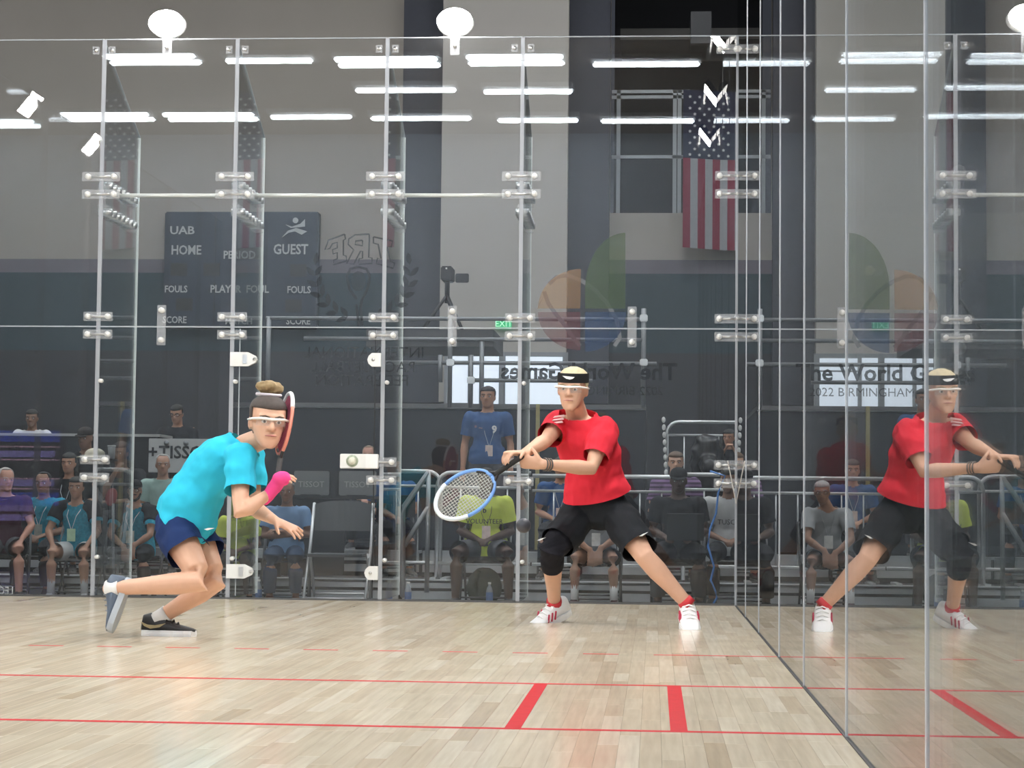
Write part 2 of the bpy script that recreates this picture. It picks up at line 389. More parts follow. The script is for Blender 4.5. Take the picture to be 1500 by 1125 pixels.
# ---- emblems printed on the outside of the back glass
EY = LEN+GT+.003
def on_glass(px, py): 
    p = at(px, py, EY); return p
def ribbon_px(pts, wpx):
    L_, R_ = [], []
    for i, p in enumerate(pts):
        a = pts[max(0, i-1)]; b = pts[min(len(pts)-1, i+1)]; dx, dy = b[0]-a[0], b[1]-a[1]; l = math.hypot(dx, dy)
        L_.append((p[0]-dy/l*wpx/2, p[1]+dx/l*wpx/2)); R_.append((p[0]+dy/l*wpx/2, p[1]-dx/l*wpx/2))
    return L_ + R_[::-1]
def ribbon(name, pts, wpx, m, lab=None):
    r = ribbon_px(pts, wpx); n = len(pts); bm = bmesh.new(); off = V((0, LEN, 0))
    a = [bm.verts.new(on_glass(*q)-off) for q in r[:n]]; b = [bm.verts.new(on_glass(*q)-off) for q in r[n:][::-1]]
    for i in range(n-1): bm.faces.new((a[i], a[i+1], b[i+1], b[i]))
    o = link(name, bm, m, wall_back)
    if lab: o['label'] = lab
    return o
def decal(name, pts_px, m, lab=None):
    bm = bmesh.new(); pts = [on_glass(*q) for q in pts_px]; bm.faces.new([bm.verts.new(p - V((0, LEN, 0))) for p in pts])
    bmesh.ops.triangulate(bm, faces=bm.faces[:])
    o = link(name, bm, m, wall_back)
    if lab: o['label'] = lab
    return o
INK = film_mat('ink_dark', (.012, .014, .018), .72); INKS = film_mat('ink_soft', (.012, .014, .018), .5)
def epx(cx, cy, rx, ry, a0, a1, n=14): return [(cx+rx*math.cos(math.radians(a0+(a1-a0)*i/n)), cy-ry*math.sin(math.radians(a0+(a1-a0)*i/n))) for i in range(n+1)]
decal('emblem_green', [(857, 452)] + [(916, 452), (916, 341)] + epx(916, 425, 59, 84, 90, 180), film_mat('film_green', (.05, .085, .024), .62), 'green quarter leaf of the sports emblem')
decal('emblem_orange', [(850, 452), (787, 452)] + epx(851, 452, 63, 58, 180, 90), film_mat('film_orange', (.30, .16, .055), .50), 'orange quarter of the sports emblem')
decal('emblem_red', [(850, 457), (850, 512)] + epx(850, 457, 62, 56, 270, 180), film_mat('film_red', (.14, .035, .04), .52), 'maroon quarter of the sports emblem')
decal('emblem_blue', [(857, 457), (917, 457)] + epx(857, 457, 60, 58, 0, -90), film_mat('film_blue', (.02, .05, .13), .62), 'blue quarter of the sports emblem')
PALE = film_mat('film_pale', (.22, .22, .235), .75)
EY += .002
ribbon('emblem_seam', [(804, 416), (815, 406), (832, 403), (852, 411), (872, 425), (890, 445), (903, 468), (908, 495), (900, 507)], 6, PALE)
ribbon('emblem_seam', [(797, 427), (803, 444), (814, 460), (828, 477), (840, 495), (850, 507)], 6, PALE)
def gtext(txt, px, py, wpx, m, hscale=1.0, bold=0.0):
    # lettering that reads from outside the court, so mirrored from inside
    p = on_glass(px, py) - V((0, LEN, 0)); size = .2
    o = text_mesh(txt, size, Matrix.Identity(4), m, 'lettering', wall_back, .0004, bold)
    xs = [v.co.x for v in o.data.vertices]; wid = max(xs)-min(xs)
    want = (on_glass(px+wpx/2, py)-on_glass(px-wpx/2, py)).length; k = want/wid
    o.data.transform(face_cam(p, True) @ Matrix.Diagonal((k, k*hscale, 1, 1)))
    return o
gtext('The World Games', 862, 545, 258, INK, 1.0, .005); gtext('2022 BIRMINGHAM', 896, 573, 150, INKS, 1.0)
gtext('INTERNATIONAL', 533, 517, 175, INKS, 1.0); gtext('RACQUETBALL', 532, 538, 152, INKS, 1.0); gtext('FEDERATION', 530, 558, 135, INKS, 1.0)
# arched initials: outlines only
def outline_letter(strokes):
    for s in strokes: ribbon('initial_outline', s, 2.4, INK)
for (x0, x1, sk, dy) in ((556, 578, 8, 0),):
    outline_letter([[(547, 347), (575, 353), (573, 362), (567, 361), (572, 383), (578, 385), (576, 393), (551, 386), (553, 378), (558, 379), (554, 358), (547, 356), (547, 347)]])
outline_letter([[(541, 343), (520, 344), (511, 350), (510, 358), (518, 366), (508, 386), (518, 387), (528, 368), (531, 368), (531, 378), (526, 379), (526, 387), (545, 386), (545, 378), (540, 377), (541, 352), (541, 343)], [(531, 352), (521, 353), (520, 358), (531, 360), (531, 352)]])
outline_letter([[(505, 343), (481, 352), (476, 366), (483, 364), (487, 357), (494, 355), (494, 363), (487, 366), (488, 372), (494, 370), (494, 379), (489, 381), (488, 388), (508, 382), (507, 375), (503, 374), (503, 352), (506, 350), (505, 343)]])
ribbon('emblem_racquet', [(522, 438), (512, 424), (508, 405), (513, 394), (525, 391), (537, 394), (542, 405), (538, 424), (530, 440), (528, 452), (531, 478), (526, 478), (522, 446)], 4, INK, 'racquet outline of the laurel emblem')
decal('emblem_face', epx(525, 412, 11, 15, 0, 340), INKS)
for s in (-1, 1):
    for i in range(7):
        th = math.radians(-8 + 80*i/6); cx, cyy = 531 + s*70*math.cos(th), 398 + 70*math.sin(th)
        tx, ty = s*math.sin(th), -math.cos(th)                 # along the branch, towards its tip
        for side in ((-1, 1) if i else (0,)):
            a_ = math.radians(38)*side; dx, dy = tx*math.cos(a_)-ty*math.sin(a_), tx*math.sin(a_)+ty*math.cos(a_)
            L = 19; nx, ny = -dy*4.0, dx*4.0
            decal('laurel_leaf', [(cx, cyy), (cx+dx*L*.35+nx, cyy+dy*L*.35+ny), (cx+dx*L*.7+nx*.8, cyy+dy*L*.7+ny*.8), (cx+dx*L, cyy+dy*L), (cx+dx*L*.7-nx*.8, cyy+dy*L*.7-ny*.8), (cx+dx*L*.35-nx, cyy+dy*L*.35-ny)], INK)
gtext('LEO', 8, 866, 22, film_mat('film_white', (.8, .8, .8), .8), 1.3)

# ---- hall shell
CREAM = mat('wall_cream', (.30, .268, .238), .9, var=.05, scale=1.5); TEAL = mat('wall_teal', (.026, .046, .056), .85, var=.12, scale=2)
MAUVE = mat('wall_mauve', (.13, .115, .135), .9); DGREY = mat('wall_dark', (.034, .034, .039), .9, var=.12, scale=1)
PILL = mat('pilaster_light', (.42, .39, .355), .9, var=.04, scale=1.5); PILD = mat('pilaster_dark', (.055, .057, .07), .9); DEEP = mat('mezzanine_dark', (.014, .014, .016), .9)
WY = 30.0
def zy(py, px=500): return at(px, py, WY).z
def xw(px, py=300): return at(px, py, WY).x
hall = tag(empty('wall_far', (0, WY, 0)), 'far gym wall with cream top, mauve stripe and teal band', kind='structure')
def hb(name, x0, x1, z0, z1, m, y0=0.0, th=.3): return boxo(name, x0, x1, y0, y0+th, z0, z1, m, hall)
zt, zm, zb = zy(380), zy(400), zy(515)
xr = xw(893)
hb('cream_wall', -18, xr, zt, 11, CREAM); hb('cream_wall', xr, 18, zt, zy(312, 950), CREAM)
hb('mauve_stripe', -18, 18, zm, zt, MAUVE); hb('teal_band', -18, 18, zb, zm, TEAL); hb('dark_base', -18, 18, FZ, zb, DGREY)
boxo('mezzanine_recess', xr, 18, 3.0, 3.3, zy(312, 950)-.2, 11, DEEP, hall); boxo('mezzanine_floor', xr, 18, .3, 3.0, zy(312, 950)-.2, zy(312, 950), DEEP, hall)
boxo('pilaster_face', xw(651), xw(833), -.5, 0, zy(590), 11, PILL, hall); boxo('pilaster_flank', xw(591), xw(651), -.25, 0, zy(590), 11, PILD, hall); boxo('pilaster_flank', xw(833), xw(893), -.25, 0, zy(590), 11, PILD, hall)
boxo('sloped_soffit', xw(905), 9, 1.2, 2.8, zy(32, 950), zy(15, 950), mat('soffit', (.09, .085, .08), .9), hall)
for xx in (905, 988, 995): boxo('fence_post', xw(xx)-.03, xw(xx)+.03, .1, .16, zy(312, 950), zy(130, 950), DARKTUBE, hall)
for yy in (132, 140, 228): boxo('fence_rail', xw(895), xw(1010), .1, .15, zy(yy, 950)-.025, zy(yy, 950)+.025, DARKTUBE, hall)
boxo('loudspeaker', xw(1010), xw(1040), -.4, .2, zy(72, 1020), zy(26, 1020), BLACK, hall)
tag(boxo('ceiling', -18, 18, 5.2, 33.5, 11, 11.2, mat('hall_ceiling', (.06, .058, .055), .9)), kind='structure')
tag(boxo('wall_right_hall', 14, 14.2, -4, 31, FZ, 11, mat('wall_side_dark', (.05, .05, .055), .9)), kind='structure')
tag(boxo('wall_left_hall', -14.2, -14, -4, 31, FZ, 11, mat('wall_side_grey', (.16, .155, .15), .9)), kind='structure')
# near end of the hall: low lit ceiling and pale wall, seen as reflections in the back glass
CH = 6.1
tag(boxo('wall_front', -14, 14, -4.0, -3.8, FZ, CH+.2, mat('wall_pale_blue', (.70, .77, .86), .9, var=.04, scale=.6)), kind='structure')
lowc = tag(boxo('ceiling_low', -14, 14, -3.8, 5.2, CH, CH+.2, mat('ceiling_beige', (.55, .47, .40), .9, var=.05, scale=1)), kind='structure')
LENS = mat('lamp_lens', (.9, .95, 1), .4, emit=(.86, .94, 1.0), estr=TUBE)
def fixture(x0, x1, py, dbl):
    a, b = ground(x0, py, CH-.1), ground(x1, py, CH-.1); h = (b.x-a.x)/2
    g = tag(empty('ceiling_light', ((a.x+b.x)/2, 2*LEN-(a.y+b.y)/2, CH)), 'twin-tube fluorescent ceiling light mirrored in the back glass' if dbl else 'single bright fluorescent ceiling light mirrored in the back glass', 'ceiling light', 'fluorescent ceiling lights')
    boxo('housing', -h-.02, h+.02, -.25, .25, -.05, -.0, WHITEM, g)
    for dy in ((-.17, .17) if dbl else (0,)): boxo('tube', -h, h, dy-.055, dy+.055, -.10, -.05, LENS, g, .02)
# positions from the mirrored image
for q in ((155, 290, 90, 1), (330, 458, 92, 0), (492, 643, 94, 1), (684, 826, 91, 1), (868, 1025, 97, 0), (520, 668, 135, 0), (708, 839, 137, 0), (-75, 55, 184, 1), (92, 222, 174, 1), (242, 375, 174, 1), (396, 515, 174, 0), (543, 690, 176, 0), (729, 847, 179, 0), (880, 1017, 180, 0)): fixture(*q)

# ---- floodlights on top of the glass
FL = mat('flood_face', (1, 1, 1), .4, emit=(1, .965, .92), estr=FLOOD); FLB = mat('flood_face_back', (1, 1, 1), .4, emit=(1, .97, .94), estr=BACKFLOOD)
def flood(x, y, z, s, label):
    g = tag(empty('floodlight', (x, y, z)), label, 'floodlight', 'floodlights along the tops of the glass walls')
    M = Matrix.Rotation(s*math.radians(52), 4, 'Y')
    bm = bmesh.new(); box(bm, -.13, .13, -.17, .17, 0, .05, M @ Matrix.Translation((0, 0, .13))); link('lamp_body', bm, BLACK, g)
    bm = bmesh.new(); box(bm, -.115, .115, -.155, .155, -.004, .0, M @ Matrix.Translation((0, 0, .13))); link('lamp_face', bm, FL, g)
    tubeo('bracket', [(0, 0, -.05), (s*.03, 0, .13)], .018, STEEL, g)
for i, y in enumerate((9.45, 7.3, 5.2)):
    which = ('nearest the back glass', 'second from the back glass', 'third from the back glass')[i]
    flood(HW-.13, y, SH+.03, 1, 'rectangular floodlight on the tall mirroring side wall, '+which)
    flood(-HW-.16, y-.05, SH+.0, -1, 'rectangular floodlight on the glass wall opposite the mirroring one, '+which)
# unseen lamps added above the spectators to brighten the hall
ADDED_BAYM = mat('added_bay_lens', (1, 1, 1), .4, emit=(.93, .97, 1), estr=ADDED_BAY)
for i in range(4):
    for j in range(4):
        g = tag(empty('added_bay_lamp', (-9+6*i, 15.5+3.4*j, 10.99)), 'added unseen square lamp under the dark hall ceiling, brightening the spectators', 'ceiling light', 'added unseen lamps over the spectators')
        boxo('lamp_housing', -.62, .62, -.4, .4, -.16, 0, WHITEM, g); boxo('lamp_lens', -.58, .58, -.36, .36, -.18, -.161, ADDED_BAYM, g)
for px, lab in ((246, 'glaring round floodlight on the back glass beside the scoreboard'), (667, 'glaring round floodlight on the back glass before the dark pilaster flank')):
    p = at(px, 40, LEN); g = tag(empty('floodlight', (p.x, LEN, BH)), lab, 'floodlight', 'floodlights along the tops of the glass walls')
    bm = bmesh.new(); ellipsoid(bm, (0, -.06, .10), .12, .05, .088); link('lamp_face', bm, FLB, g, True)
    bm = bmesh.new(); ellipsoid(bm, (0, .02, .10), .125, .07, .092); link('lamp_body', bm, WHITEM, g, True)
    boxo('mount_plate', -.03, .03, -.02, -.004, -.12, .02, CLEAR, g); tubeo('bolt', [(0, 0, -.06), (0, -.03, -.06)], .014, STEEL, g, 10)

# ================================================================== PEOPLE
def hand(bm, wr, d, n, s=1.0, curl=.35, side=1, spread=.12, r=.0085):
    d = V(d).normalized(); n = V(n); n = (n - d*n.dot(d)).normalized(); sd = d.cross(n)*side   # sd points to the thumb side
    tube(bm, [wr - d*.02*s, wr + d*.03*s, wr + d*.085*s], [(.026*s, .019*s), (.036*s, .016*s), (.040*s, .014*s)], up=n, n=10)
    for i in range(4):
        off = (.030 - .020*i)*s; l = (.068, .078, .072, .058)[i]*s
        b = wr + d*.085*s + sd*off; dirv = (d + sd*((1.5-i)*spread)).normalized(); pts = [b - dirv*.015*s, b]; cur = dirv; c = b
        for j, fr in enumerate((.45, .32, .25)):
            ang = curl*(.7+.4*j); cur = (cur*math.cos(ang) + n*math.sin(ang)).normalized(); c = c + cur*l*fr; pts.append(c)
        tube(bm, pts, [r*s*1.1, r*s*1.1, r*s, r*s*.95, r*s*.8], up=sd, n=8)
    tb = wr + d*.025*s + sd*.03*s; td = (d*.65 + sd*.75 + n*.25).normalized(); t2 = (td + n*curl*.7 + d*.3).normalized()
    tube(bm, [tb - td*.01, tb + td*.035*s, tb + td*.035*s + t2*.03*s], [.013*s, .0105*s, .009*s], n=8)
HEADP = [(0, .020, .082, .045), (.010, .034, .092, .015), (.03, .048, .094, -.02), (.055, .058, .093, -.05), (.085, .066, .092, -.076), (.112, .071, .087, -.09), (.138, .0745, .094, -.098), (.168, .074, .088, -.10), (.194, .065, .068, -.088), (.212, .046, .042, -.062), (.224, .016, .008, -.026)]
def head_frame(base, face, up):
    f = V(face).normalized(); u = V(up); u = (u - f*u.dot(f)).normalized(); r = f.cross(u)
    return Matrix(((r.x, f.x, u.x, base[0]), (r.y, f.y, u.y, base[1]), (r.z, f.z, u.z, base[2]), (0, 0, 0, 1)))
def head(bm, M, s=1.0):
    rings = []
    for z, w_, yf, yb in HEADP:
        c = (yf+yb)/2; h = (yf-yb)/2; ring = []
        for i in range(20):
            a = 2*math.pi*i/20; cx, sx = math.cos(a), math.sin(a)
            e = .85
            ring.append(M @ V((math.copysign(abs(cx)**e, cx)*w_*s, (c + math.copysign(abs(sx)**e, sx)*h)*s, z*s)))
        rings.append(ring)
    loft(bm, rings)
    P = lambda x, y, z: M @ V((x*s, y*s, z*s))
    upv = M.to_3x3() @ V((1, 0, 0))
    tube(bm, [P(0, .088, .128), P(0, .102, .108), P(0, .112, .090)], [.008*s, .011*s, .014*s], up=upv, n=8)
    tube(bm, [P(-.014, .098, .088), P(.014, .098, .088)], [.009*s, .009*s], n=8)
    tube(bm, [P(-.05, .078, .138), P(0, .092, .140), P(.05, .078, .138)], .010*s, n=8)       # brow ridge
    tube(bm, [P(-.02, .089, .055), P(0, .096, .055), P(.02, .089, .055)], .008*s, n=8)       # lips mass
    for sx in (-1, 1): ellipsoid(bm, P(sx*.074, -.008, .105), .011*s, .022*s, .032*s, M.to_3x3())
def face_bits(M, par, s=1.0, brow=(.06, .04, .03), lip=(.36, .13, .11), iris=(.05, .03, .02), beard=None):
    P = lambda x, y, z: M @ V((x*s, y*s, z*s))
    for sx in (-1, 1):
        bm = bmesh.new(); ellipsoid(bm, P(sx*.031, .0805, .116), .0135*s, .009*s, .0075*s, M.to_3x3(), 12, 7); e = link('eye', bm, mat('eye_white', (.75, .73, .7), .3), par, True)
        bm = bmesh.new(); ellipsoid(bm, P(sx*.031, .088, .116), .0062*s, .003*s, .0062*s, M.to_3x3(), 10, 6); link('iris', bm, mat('iris_dark', iris, .3), e, True)
        bm = bmesh.new(); tube(bm, [P(sx*.014, .0985, .135), P(sx*.031, .0965, .141), P(sx*.05, .084, .137)], .004*s, n=6); link('eyebrow', bm, mat('brow_%.2f' % brow[0], brow, .8), par, True)
    bm = bmesh.new(); tube(bm, [P(-.023, .0945, .0565), P(0, .1035, .0575), P(.023, .0945, .0565)], [.003*s, .0055*s, .003*s], n=8, flat=.7); link('lips', bm, mat('lips_%.2f' % lip[0], lip, .5), par, True)
    if beard:
        bm = bmesh.new(); tube(bm, [P(-.064, .03, .075), P(-.052, .066, .032), P(-.02, .09, .008), P(.02, .09, .008), P(.052, .066, .032), P(.064, .03, .075)], .014*s, n=8)
        tube(bm, [P(-.03, .088, .07), P(0, .102, .072), P(.03, .088, .07)], .006*s, n=8); link('beard', bm, mat('beard', beard, .9, bump=.3), par, True)
def hair_cap(M, par, col, s=1.0, front=.175, grow=1.07, long_=0, name='hair'):
    bm = bmesh.new(); rings = []
    for z, w_, yf, yb in HEADP[2:]:
        c = (yf+yb)/2 - .004; h = (yf-yb)/2*grow+.003
        rings.append([M @ V((math.cos(2*math.pi*i/28)*w_*grow*s*1.03, (c+math.sin(2*math.pi*i/28)*h)*s, (z*1.03+.002)*s)) for i in range(28)])
    loft(bm, rings, cap=False); bm.faces.new([v for v in bm.verts][-28:])
    Mi = M.inverted()
    kill = []
    for f in bm.faces:
        c = Mi @ f.calc_center_median() / s
        lim = front if c.y > .02 else (.125 if c.y > -.02 else .045)
        if c.z < lim: kill.append(f)
    bmesh.ops.delete(bm, geom=kill, context='FACES')
    bmesh.ops.solidify(bm, geom=bm.faces[:], thickness=.008*s)
    if long_:
        P = lambda x, y, z: M @ V((x*s, y*s, z*s))
        for sx in (-1, 1): tube(bm, [P(sx*.05, -.03, .17), P(sx*.078, -.03, .09), P(sx*.085, -.02, -.01), P(sx*.07, 0, -.01-long_)], [.03*s, .028*s, .03*s, .018*s], n=10)
        tube(bm, [P(0, -.08, .15), P(0, -.10, .05), P(0, -.09, -long_)], [.05*s, .06*s, .04*s], n=10)
    return link(name, bm, mat('hair_%.2f_%.2f' % (col[0], col[2]), col, .7, var=.35, scale=60, bump=.4), par, True)
def ball_cap(M, par, col, s=1.0, brim=True):
    P = lambda x, y, z: M @ V((x*s, y*s, z*s))
    bm = bmesh.new(); rings = []
    for z, k in ((.150, 1.0), (.175, 1.0), (.20, .92), (.222, .70), (.235, .35), (.238, .05)):
        rings.append([P(math.cos(2*math.pi*i/24)*.083*k, -.004+math.sin(2*math.pi*i/24)*.106*k, z) for i in range(24)])
    loft(bm, rings); c = link('cap', bm, cloth('cap%.2f%.2f' % (col[0], col[2]), col), par, True)
    if brim:
        bm = bmesh.new(); pts = [P(math.cos(a)*.075, .075+math.sin(a)*.085, .152-.012*math.sin(a)) for a in [math.pi*i/12 for i in range(13)]]; poly(bm, pts, (M.to_3x3() @ V((0, 0, .006*s)))); link('brim', bm, c.data.materials[0], c)
    return c
def glasses(M, par, col, s=1.0, th=.003, lens=None, name='glasses'):
    P = lambda x, y, z: M @ V((x*s, y*s, z*s)); bm = bmesh.new()
    for sx in (-1, 1):
        pts = [P(sx*.034+.026*math.cos(a), .098-.012*abs(math.cos(a)*sx+1)*.3, .115+.018*math.sin(a)) for a in [2*math.pi*i/14 for i in range(15)]]; tube(bm, pts, th*s, n=6)
        tube(bm, [P(sx*.06, .09, .118), P(sx*.078, .05, .118), P(sx*.08, -.005, .115)], th*s, n=6)
    tube(bm, [P(-.01, .104, .118), P(.01, .104, .118)], th*s, n=6)
    return link(name, bm, mat('specs_%.2f' % col[0], col, .3), par, True)
def goggles(M, par, col, s=1.0):
    P = lambda x, y, z: M @ V((x*s, y*s, z*s)); bm = bmesh.new()
    tube(bm, [P(-.084, -.02, .118), P(-.082, .05, .124), P(-.05, .098, .130), P(0, .110, .128), P(.05, .098, .130), P(.082, .05, .124), P(.084, -.02, .118)], [.0045*s, .005*s, .006*s, .006*s, .006*s, .005*s, .0045*s], n=8)
    g = link('goggles', bm, mat('goggle_white', col, .3), par, True)
    bm = bmesh.new(); rr = []
    for z, k in ((.128, 1), (.098, .96)): rr.append([P(x, .006+k*(.103-.000*x)-abs(x)**2*7, z) for x in [-.066+.0132*i for i in range(11)]])
    for i in range(10): bm.faces.new([bm.verts.new(q) for q in (rr[0][i], rr[0][i+1], rr[1][i+1], rr[1][i])])
    link('lens', bm, film_mat('goggle_lens', (.8, .8, .82), .18) if 'goggle_lens' not in MATS else MATS['goggle_lens'], g)
    return g
def shoe(par, an, toe_dir, upn, col, sole, s=1.0, lace=None, stripe=None):
    f = V(toe_dir).normalized(); u = V(upn); u = (u - f*u.dot(f)).normalized(); r = f.cross(u)
    M = Matrix(((r.x, f.x, u.x, an[0]), (r.y, f.y, u.y, an[1]), (r.z, f.z, u.z, an[2]), (0, 0, 0, 1)))
    P = lambda x, y, z: M @ V((x*s, y*s, z*s))
    bm = bmesh.new(); rings = []      # ankle joint at 0,0,0 ; ground at z=-.085
    for y, w_, top in ((-.075, .022, -.03), (-.066, .032, .012), (-.03, .038, .022), (.02, .041, .012), (.06, .044, -.014), (.10, .047, -.032), (.14, .046, -.042), (.17, .038, -.050), (.188, .02, -.058)):
        zb_ = -.066; ring = []
        for i in range(16):
            a = 2*math.pi*i/16; cx, sx = math.cos(a), math.sin(a)
            z = zb_ + (top-zb_)*(.5+.5*math.copysign(abs(sx)**.7, sx))
            ring.append(P(math.copysign(abs(cx)**.7, cx)*w_*(1 if sx < .2 else .86), y, z))
        rings.append(ring)
    loft(bm, rings); o = link('shoe', bm, mat('shoe_%.2f_%.2f' % (col[0], col[2]), col, .55, bump=.05), par, True)
    bm = bmesh.new(); out = [(-.080, .0), (-.07, .028), (-.03, .04), (.03, .040), (.09, .049), (.14, .048), (.175, .036), (.192, .0)]
    pr = [(x, y) for y, x in out] + [(-x, y) for y, x in out[-2:0:-1]]
    loft(bm, [[P(x*.97, y, -.088) for x, y in pr], [P(x*1.02, y*1.01, -.076) for x, y in pr], [P(x, y, -.06) for x, y in pr]]); link('sole', bm, mat('sole_%.2f_%.2f' % (sole[0], sole[2]), sole, .6), o)
    if lace:
        bm = bmesh.new()
        for k_ in range(4):
            y = .03+.022*k_; z = .008-.0125*k_
            tube(bm, [P(-.028, y, z-.008), P(0, y+.006, z+.006), P(.028, y, z-.008)], .004*s, n=6)
        link('laces', bm, mat('lace_%.2f' % lace[0], lace, .7), o, True)
    if stripe:
        for sx in (-1, 1):
            for k_ in range(3):
                bm = bmesh.new(); y = .03+.022*k_; tube(bm, [P(sx*.0435, y+.014, -.055), P(sx*.0425, y, -.022)], .0045*s, n=6); link('side_stripe', bm, mat('stripe_%.2f%.2f' % (stripe[0], stripe[2]), stripe, .5), o)
    return o
def build_person(K, label, group=None, voxel=.011, skin_k='fair', shirt=None, pants=None, shoes=((.02, .02, .02), (.6, .6, .6)), build=1.0, sleeve=.62, pant_len=1.95, loose=.016, hs=1.0, curl=(.4, .4), folds=.006, shirt_drop=.05, collar=None, flare=.012, hemz=None, socks=None, seed=0, name='person', ptop=.07, hand_n=(None, None), spread=.12):
    """K: joint positions. L is the thing's own left."""
    pel, nk = V(K['pelvis']), V(K['neck']); shs = (V(K['shL'])-V(K['shR'])).normalized(); hps = (V(K['hipL'])-V(K['hipR'])).normalized()
    spine = (nk-pel); sl = spine.length; sd = spine.normalized(); b = build
    fr = lambda t: (hps.lerp(shs, t)).normalized()
    def torso(bm, g, lo=-.14, top=True):
        rings = []
        bend = V(K.get('bend', (0, 0, 0)))
        st = [(lo, .145, .105), (0, .165, .118), (.18, .158, .115), (.40, .140, .105), (.62, .155, .115), (.80, .165, .115), (.92, .135, .09)] + ([(1.0, .075, .07), (1.06, .058, .06)] if top else [(.98, .098, .08), (1.04, .085, .075)])
        for t, a, d in st:
            s_ = fr(max(0, min(1, t))); f_ = s_.cross(sd).normalized()
            if g > .01 and t < .3: a += .018; d += .016
            rings.append(ering(pel + spine*t + bend*(4*max(0, t)*(1-max(0, min(1, t)))), s_*(a*b+g), f_*(d*b+g), 20))
        loft(bm, rings)
    bm = bmesh.new(); torso(bm, -.006)
    M = head_frame(V(K['head']), K['face'], K.get('hup', (0, 0, 1)))
    head(bm, M, hs)
    tube(bm, [nk - sd*.06, nk + sd*.01, M @ V((0, -.022, .05))*1.0], [.070*b, .061*b, .057*b], n=14)
    for S in 'LR':
        sh, el, wr = V(K['sh'+S]), V(K['el'+S]), V(K['wr'+S]); hp, kn, an = V(K['hip'+S]), V(K['kn'+S]), V(K['an'+S])
        tube(bm, [nk - sd*.03, sh - sd*.005], [.05*b, .056*b], n=12)
        tube(bm, [sh, sh.lerp(el, .3), sh.lerp(el, .75), el, el.lerp(wr, .25), el.lerp(wr, .7), wr], [.058*b, .052*b, .043*b, .040*b, .043*b, .032*b, .026*b], n=12)
        hd = K.get('hd'+S); hd = V(hd) if hd is not None else (wr-el)
        hn = K.get('hn'+S); hn = V(hn) if hn is not None else V((0, .2, -1))
        hand(bm, wr, hd, hn, 1.0 if b > .9 else .92, curl[0 if S == 'L' else 1], 1 if S == 'R' else -1, spread)
        tube(bm, [hp, hp.lerp(kn, .35), hp.lerp(kn, .8), kn, kn.lerp(an, .28), kn.lerp(an, .65), an], [.092*b, .084*b, .062*b, .056*b, .058*b, .044*b, .036*b], n=14)
        td = V(K['toe'+S]).normalized(); tu = V(K.get('tup'+S, (0, 0, 1))); tu = (tu - td*tu.dot(td)).normalized()
        tube(bm, [an, an + td*.03 - tu*.028, an + td*.06 - tu*.036], [.034*b, .026*b, .018*b], n=10)
    me = remesh(bm, voxel, 3)
    body = link(name, me, skin(skin_k), None, True); tag(body, label, 'person', group)
    if shirt is not None:
        bm = bmesh.new(); torso(bm, loose, lo=(-shirt_drop/sl if hemz is None else hemz)-.07, top=False); ops = []
        for S in 'LR':
            sh, el, wr = V(K['sh'+S]), V(K['el'+S]), V(K['wr'+S])
            tube(bm, [nk - sd*.05, sh - sd*.01], [.055*b+loose*.6, .064*b+loose*.6], n=12)
            if sleeve <= 1:
                e = sh.lerp(el, sleeve); tube(bm, [sh + (sh-el).normalized()*.01, sh.lerp(el, sleeve*.5), e, e + (el-sh).normalized()*.03], [.066*b+loose*.6, .060*b+loose*.8, .054*b+loose*.9, .054*b+loose*.9], n=14, round_=False)
                ellipsoid(bm, sh, .064*b+loose*.6, .064*b+loose*.6, .064*b+loose*.6)
                ops.append((e, (el-sh).normalized(), .10, .016))
            else:
                tube(bm, [sh, sh.lerp(el, .5), el, el.lerp(wr, .5), el.lerp(wr, 1.0)], [.064*b+loose*.6, .055*b+loose, .048*b+loose, .045*b+loose*.8, .034*b+loose*.6], n=14, round_=False)
                ops.append((el.lerp(wr, .93), (wr-el).normalized(), .1, .016))
        lo = -shirt_drop/sl if hemz is None else hemz
        ops.append((pel + spine*lo, -sd, .24, .02)); ops.append((pel+spine*.965, sd, .082*b+.01, .02))
        me = remesh(bm, voxel, 3, folds, 9, ops, seed); so = link('shirt', me, shirt, body, True)
        if collar:
            bm = bmesh.new(); c0 = nk + sd*.0
            ringp = ering(nk - sd*.012, fr(1)*(.070*b), fr(1).cross(sd)*(.066*b), 20); tube(bm, ringp+[ringp[0]], .012, n=6); link('collar', bm, collar, so, True)
    if pants is not None:
        bm = bmesh.new(); rings = []
        for t, a, d in ((-.20, .13, .10), (-.08, .165, .12), (.0, .166, .118), (ptop, .150, .106)):
            s_ = fr(0); f_ = s_.cross(sd).normalized(); rings.append(ering(pel + spine*t, s_*(a*b+.004), f_*(d*b+.004), 20))
        loft(bm, rings); ops = []
        for S in 'LR':
            hp, kn, an = V(K['hip'+S]), V(K['kn'+S]), V(K['an'+S])
            if pant_len <= 1:
                e = hp.lerp(kn, pant_len); tube(bm, [hp, hp.lerp(kn, pant_len*.5), e, e + (kn-hp).normalized()*.035], [.102*b+.004, .094*b+flare*.8, .080*b+flare*1.6, .080*b+flare*1.6], n=16, round_=False)
                ops.append((e, (kn-hp).normalized(), .16, .02))
            else:
                q = pant_len-1; tube(bm, [hp, hp.lerp(kn, .5), hp.lerp(kn, .9), kn, kn.lerp(an, .35), kn.lerp(an, q)], [.104*b, .092*b+flare*.5, .072*b+flare, .068*b+flare, .064*b+flare, .054*b+flare], n=14, round_=False)
                ops.append((kn.lerp(an, q), (an-kn).normalized(), .12, .016))
            ellipsoid(bm, hp, .10*b, .10*b, .10*b)
        link('shorts' if pant_len <= 1 else 'trousers', remesh(bm, voxel, 3, folds, 8, ops, seed+5), pants, body, True)
